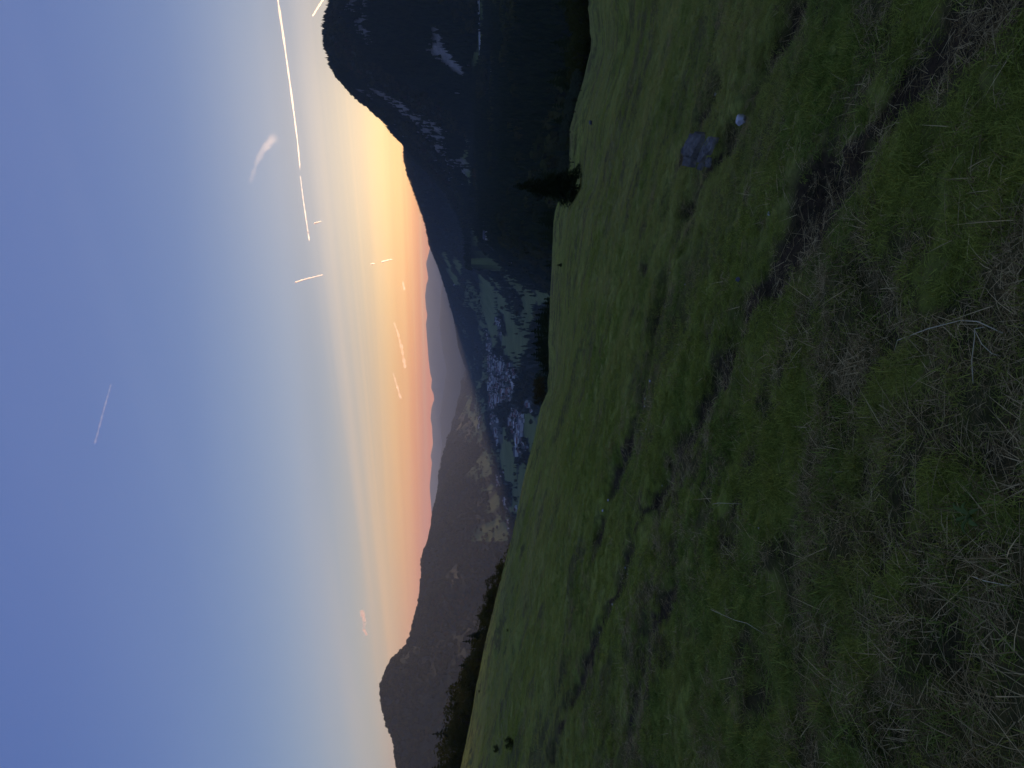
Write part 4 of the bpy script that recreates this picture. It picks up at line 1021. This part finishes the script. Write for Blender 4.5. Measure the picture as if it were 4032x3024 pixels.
# ------------------------------------------------------------------ contrails: bodies of ice mist far up, lit by the low sun
def contrail(pts, alt, w0, w1, dens, label, aniso=.72, name='contrail', wob=.25):
    P = []
    for px, py in pts:
        d = pray([px], [py])[0]; k = (alt - CAMZ) / d[2]; P.append(Vector(d * k) + Vector((0, 0, CAMZ)))
    n = 24; Q = []
    for i in range(n):
        f = i / (n - 1) * (len(P) - 1); j = min(int(f), len(P) - 2); Q.append(P[j].lerp(P[j + 1], f - j))
    o0 = Q[0]; b = MB()
    rads = [(w0 + (w1 - w0) * (i / (n - 1))) / FPX * Q[i].length * .5 * (1 + wob * math.sin(i * 2.3) + .5 * wob * math.sin(i * .9 + 1)) for i in range(n)]
    rads[0] *= .3; rads[-1] *= .3
    b.tube([tuple(q - o0) for q in Q], rads, 8)
    m, nt, out = mat('contrail_mist'); n_ = N(nt); v = n_.new('ShaderNodeVolumePrincipled'); v.inputs['Color'].default_value = (.98, .97, .95, 1)
    rm = sum(rads) / len(rads); v.inputs['Density'].default_value = dens / rm; v.inputs['Anisotropy'].default_value = aniso; nt.links.new(v.outputs[0], out.inputs['Volume'])
    o = obj(name, b.mesh(name, m, True)); o.location = o0; tag(o, label, 'contrail' if name == 'contrail' else 'cloud'); return o
contrail([(1080, -120), (1094, 0), (1118, 160), (1146, 360), (1172, 560), (1182, 670)], 9500, 8, 3.5, .45, 'long bright condensation trail slanting above the right mountain')
contrail([(1182, 690), (1196, 800), (1218, 950)], 9500, 3, 5, .2, 'faint broken end of the long condensation trail')
contrail([(1275, -10), (1266, 6), (1230, 64)], 9800, 7, 5, .22, 'short bright condensation trail close above the right mountain crest')
contrail([(1162, 1112), (1196, 1101), (1272, 1082)], 9800, 6, 3, .22, 'bright short condensation trail alone in the middle of the sky')
contrail([(1238, 880), (1264, 871)], 9800, 6, 3, .22, 'tiny bright condensation trail near the faint end of the long one')
contrail([(1462, 1040), (1474, 1038)], 9000, 6, 4, .25, 'tiny trail fragment low in the orange glow')
contrail([(1504, 1032), (1515, 1028), (1544, 1021)], 9000, 7, 4, .22, 'small ragged trail fragment low in the orange glow')
contrail([(372, 1752), (410, 1610), (438, 1510)], 9500, 7, 5, .05, 'very faint wide trail high in the blue sky')
contrail([(1444, 2500), (1432, 2478), (1436, 2448), (1424, 2405)], 8000, 7, 16, .16, 'small pale cloud wisp above the left hill', .45, 'cloud_wisp', .5)
contrail([(1080, 540), (1058, 566), (1036, 590), (1010, 640), (985, 720)], 9000, 30, 14, .014, 'soft curled cloud wisp beside the long condensation trail', .7, 'cloud_wisp', .4)
contrail([(1552, 1270), (1566, 1310), (1582, 1370), (1596, 1450)], 4200, 6, 12, .05, 'orange cloud streak low over the far ridges', .6, 'cloud_wisp', .5)
contrail([(1548, 1470), (1560, 1510), (1578, 1570)], 4200, 5, 9, .05, 'short orange cloud scrap under the longer low streak', .6, 'cloud_wisp', .5)
contrail([(1586, 1110), (1592, 1140)], 4200, 6, 7, .12, 'tiny orange cloud scrap near the end of the dark shoulder', .6, 'cloud_wisp', .4)

# ------------------------------------------------------------------ haze
m, nt, out = mat('valley_haze'); n_ = N(nt); v = n_.new('ShaderNodeVolumePrincipled')
v.inputs['Color'].default_value = (.84, .91, 1.0, 1); v.inputs['Density'].default_value = 0.50e-4; v.inputs['Anisotropy'].default_value = .1
nt.links.new(v.outputs[0], out.inputs['Volume'])
hx, hz0, hz1 = 24000.0, -480.0, 560.0
V = [(-hx, -hx, hz0), (hx, -hx, hz0), (hx, hx, hz0), (-hx, hx, hz0), (-hx, -hx, hz1), (hx, -hx, hz1), (hx, hx, hz1), (-hx, hx, hz1)]
tag(obj('haze', mesh_np('haze', V, [(3, 2, 1, 0), (4, 5, 6, 7), (0, 1, 5, 4), (1, 2, 6, 5), (2, 3, 7, 6), (3, 0, 4, 7)], m)), 'thin blue evening haze filling the valley', 'haze', None, 'stuff')
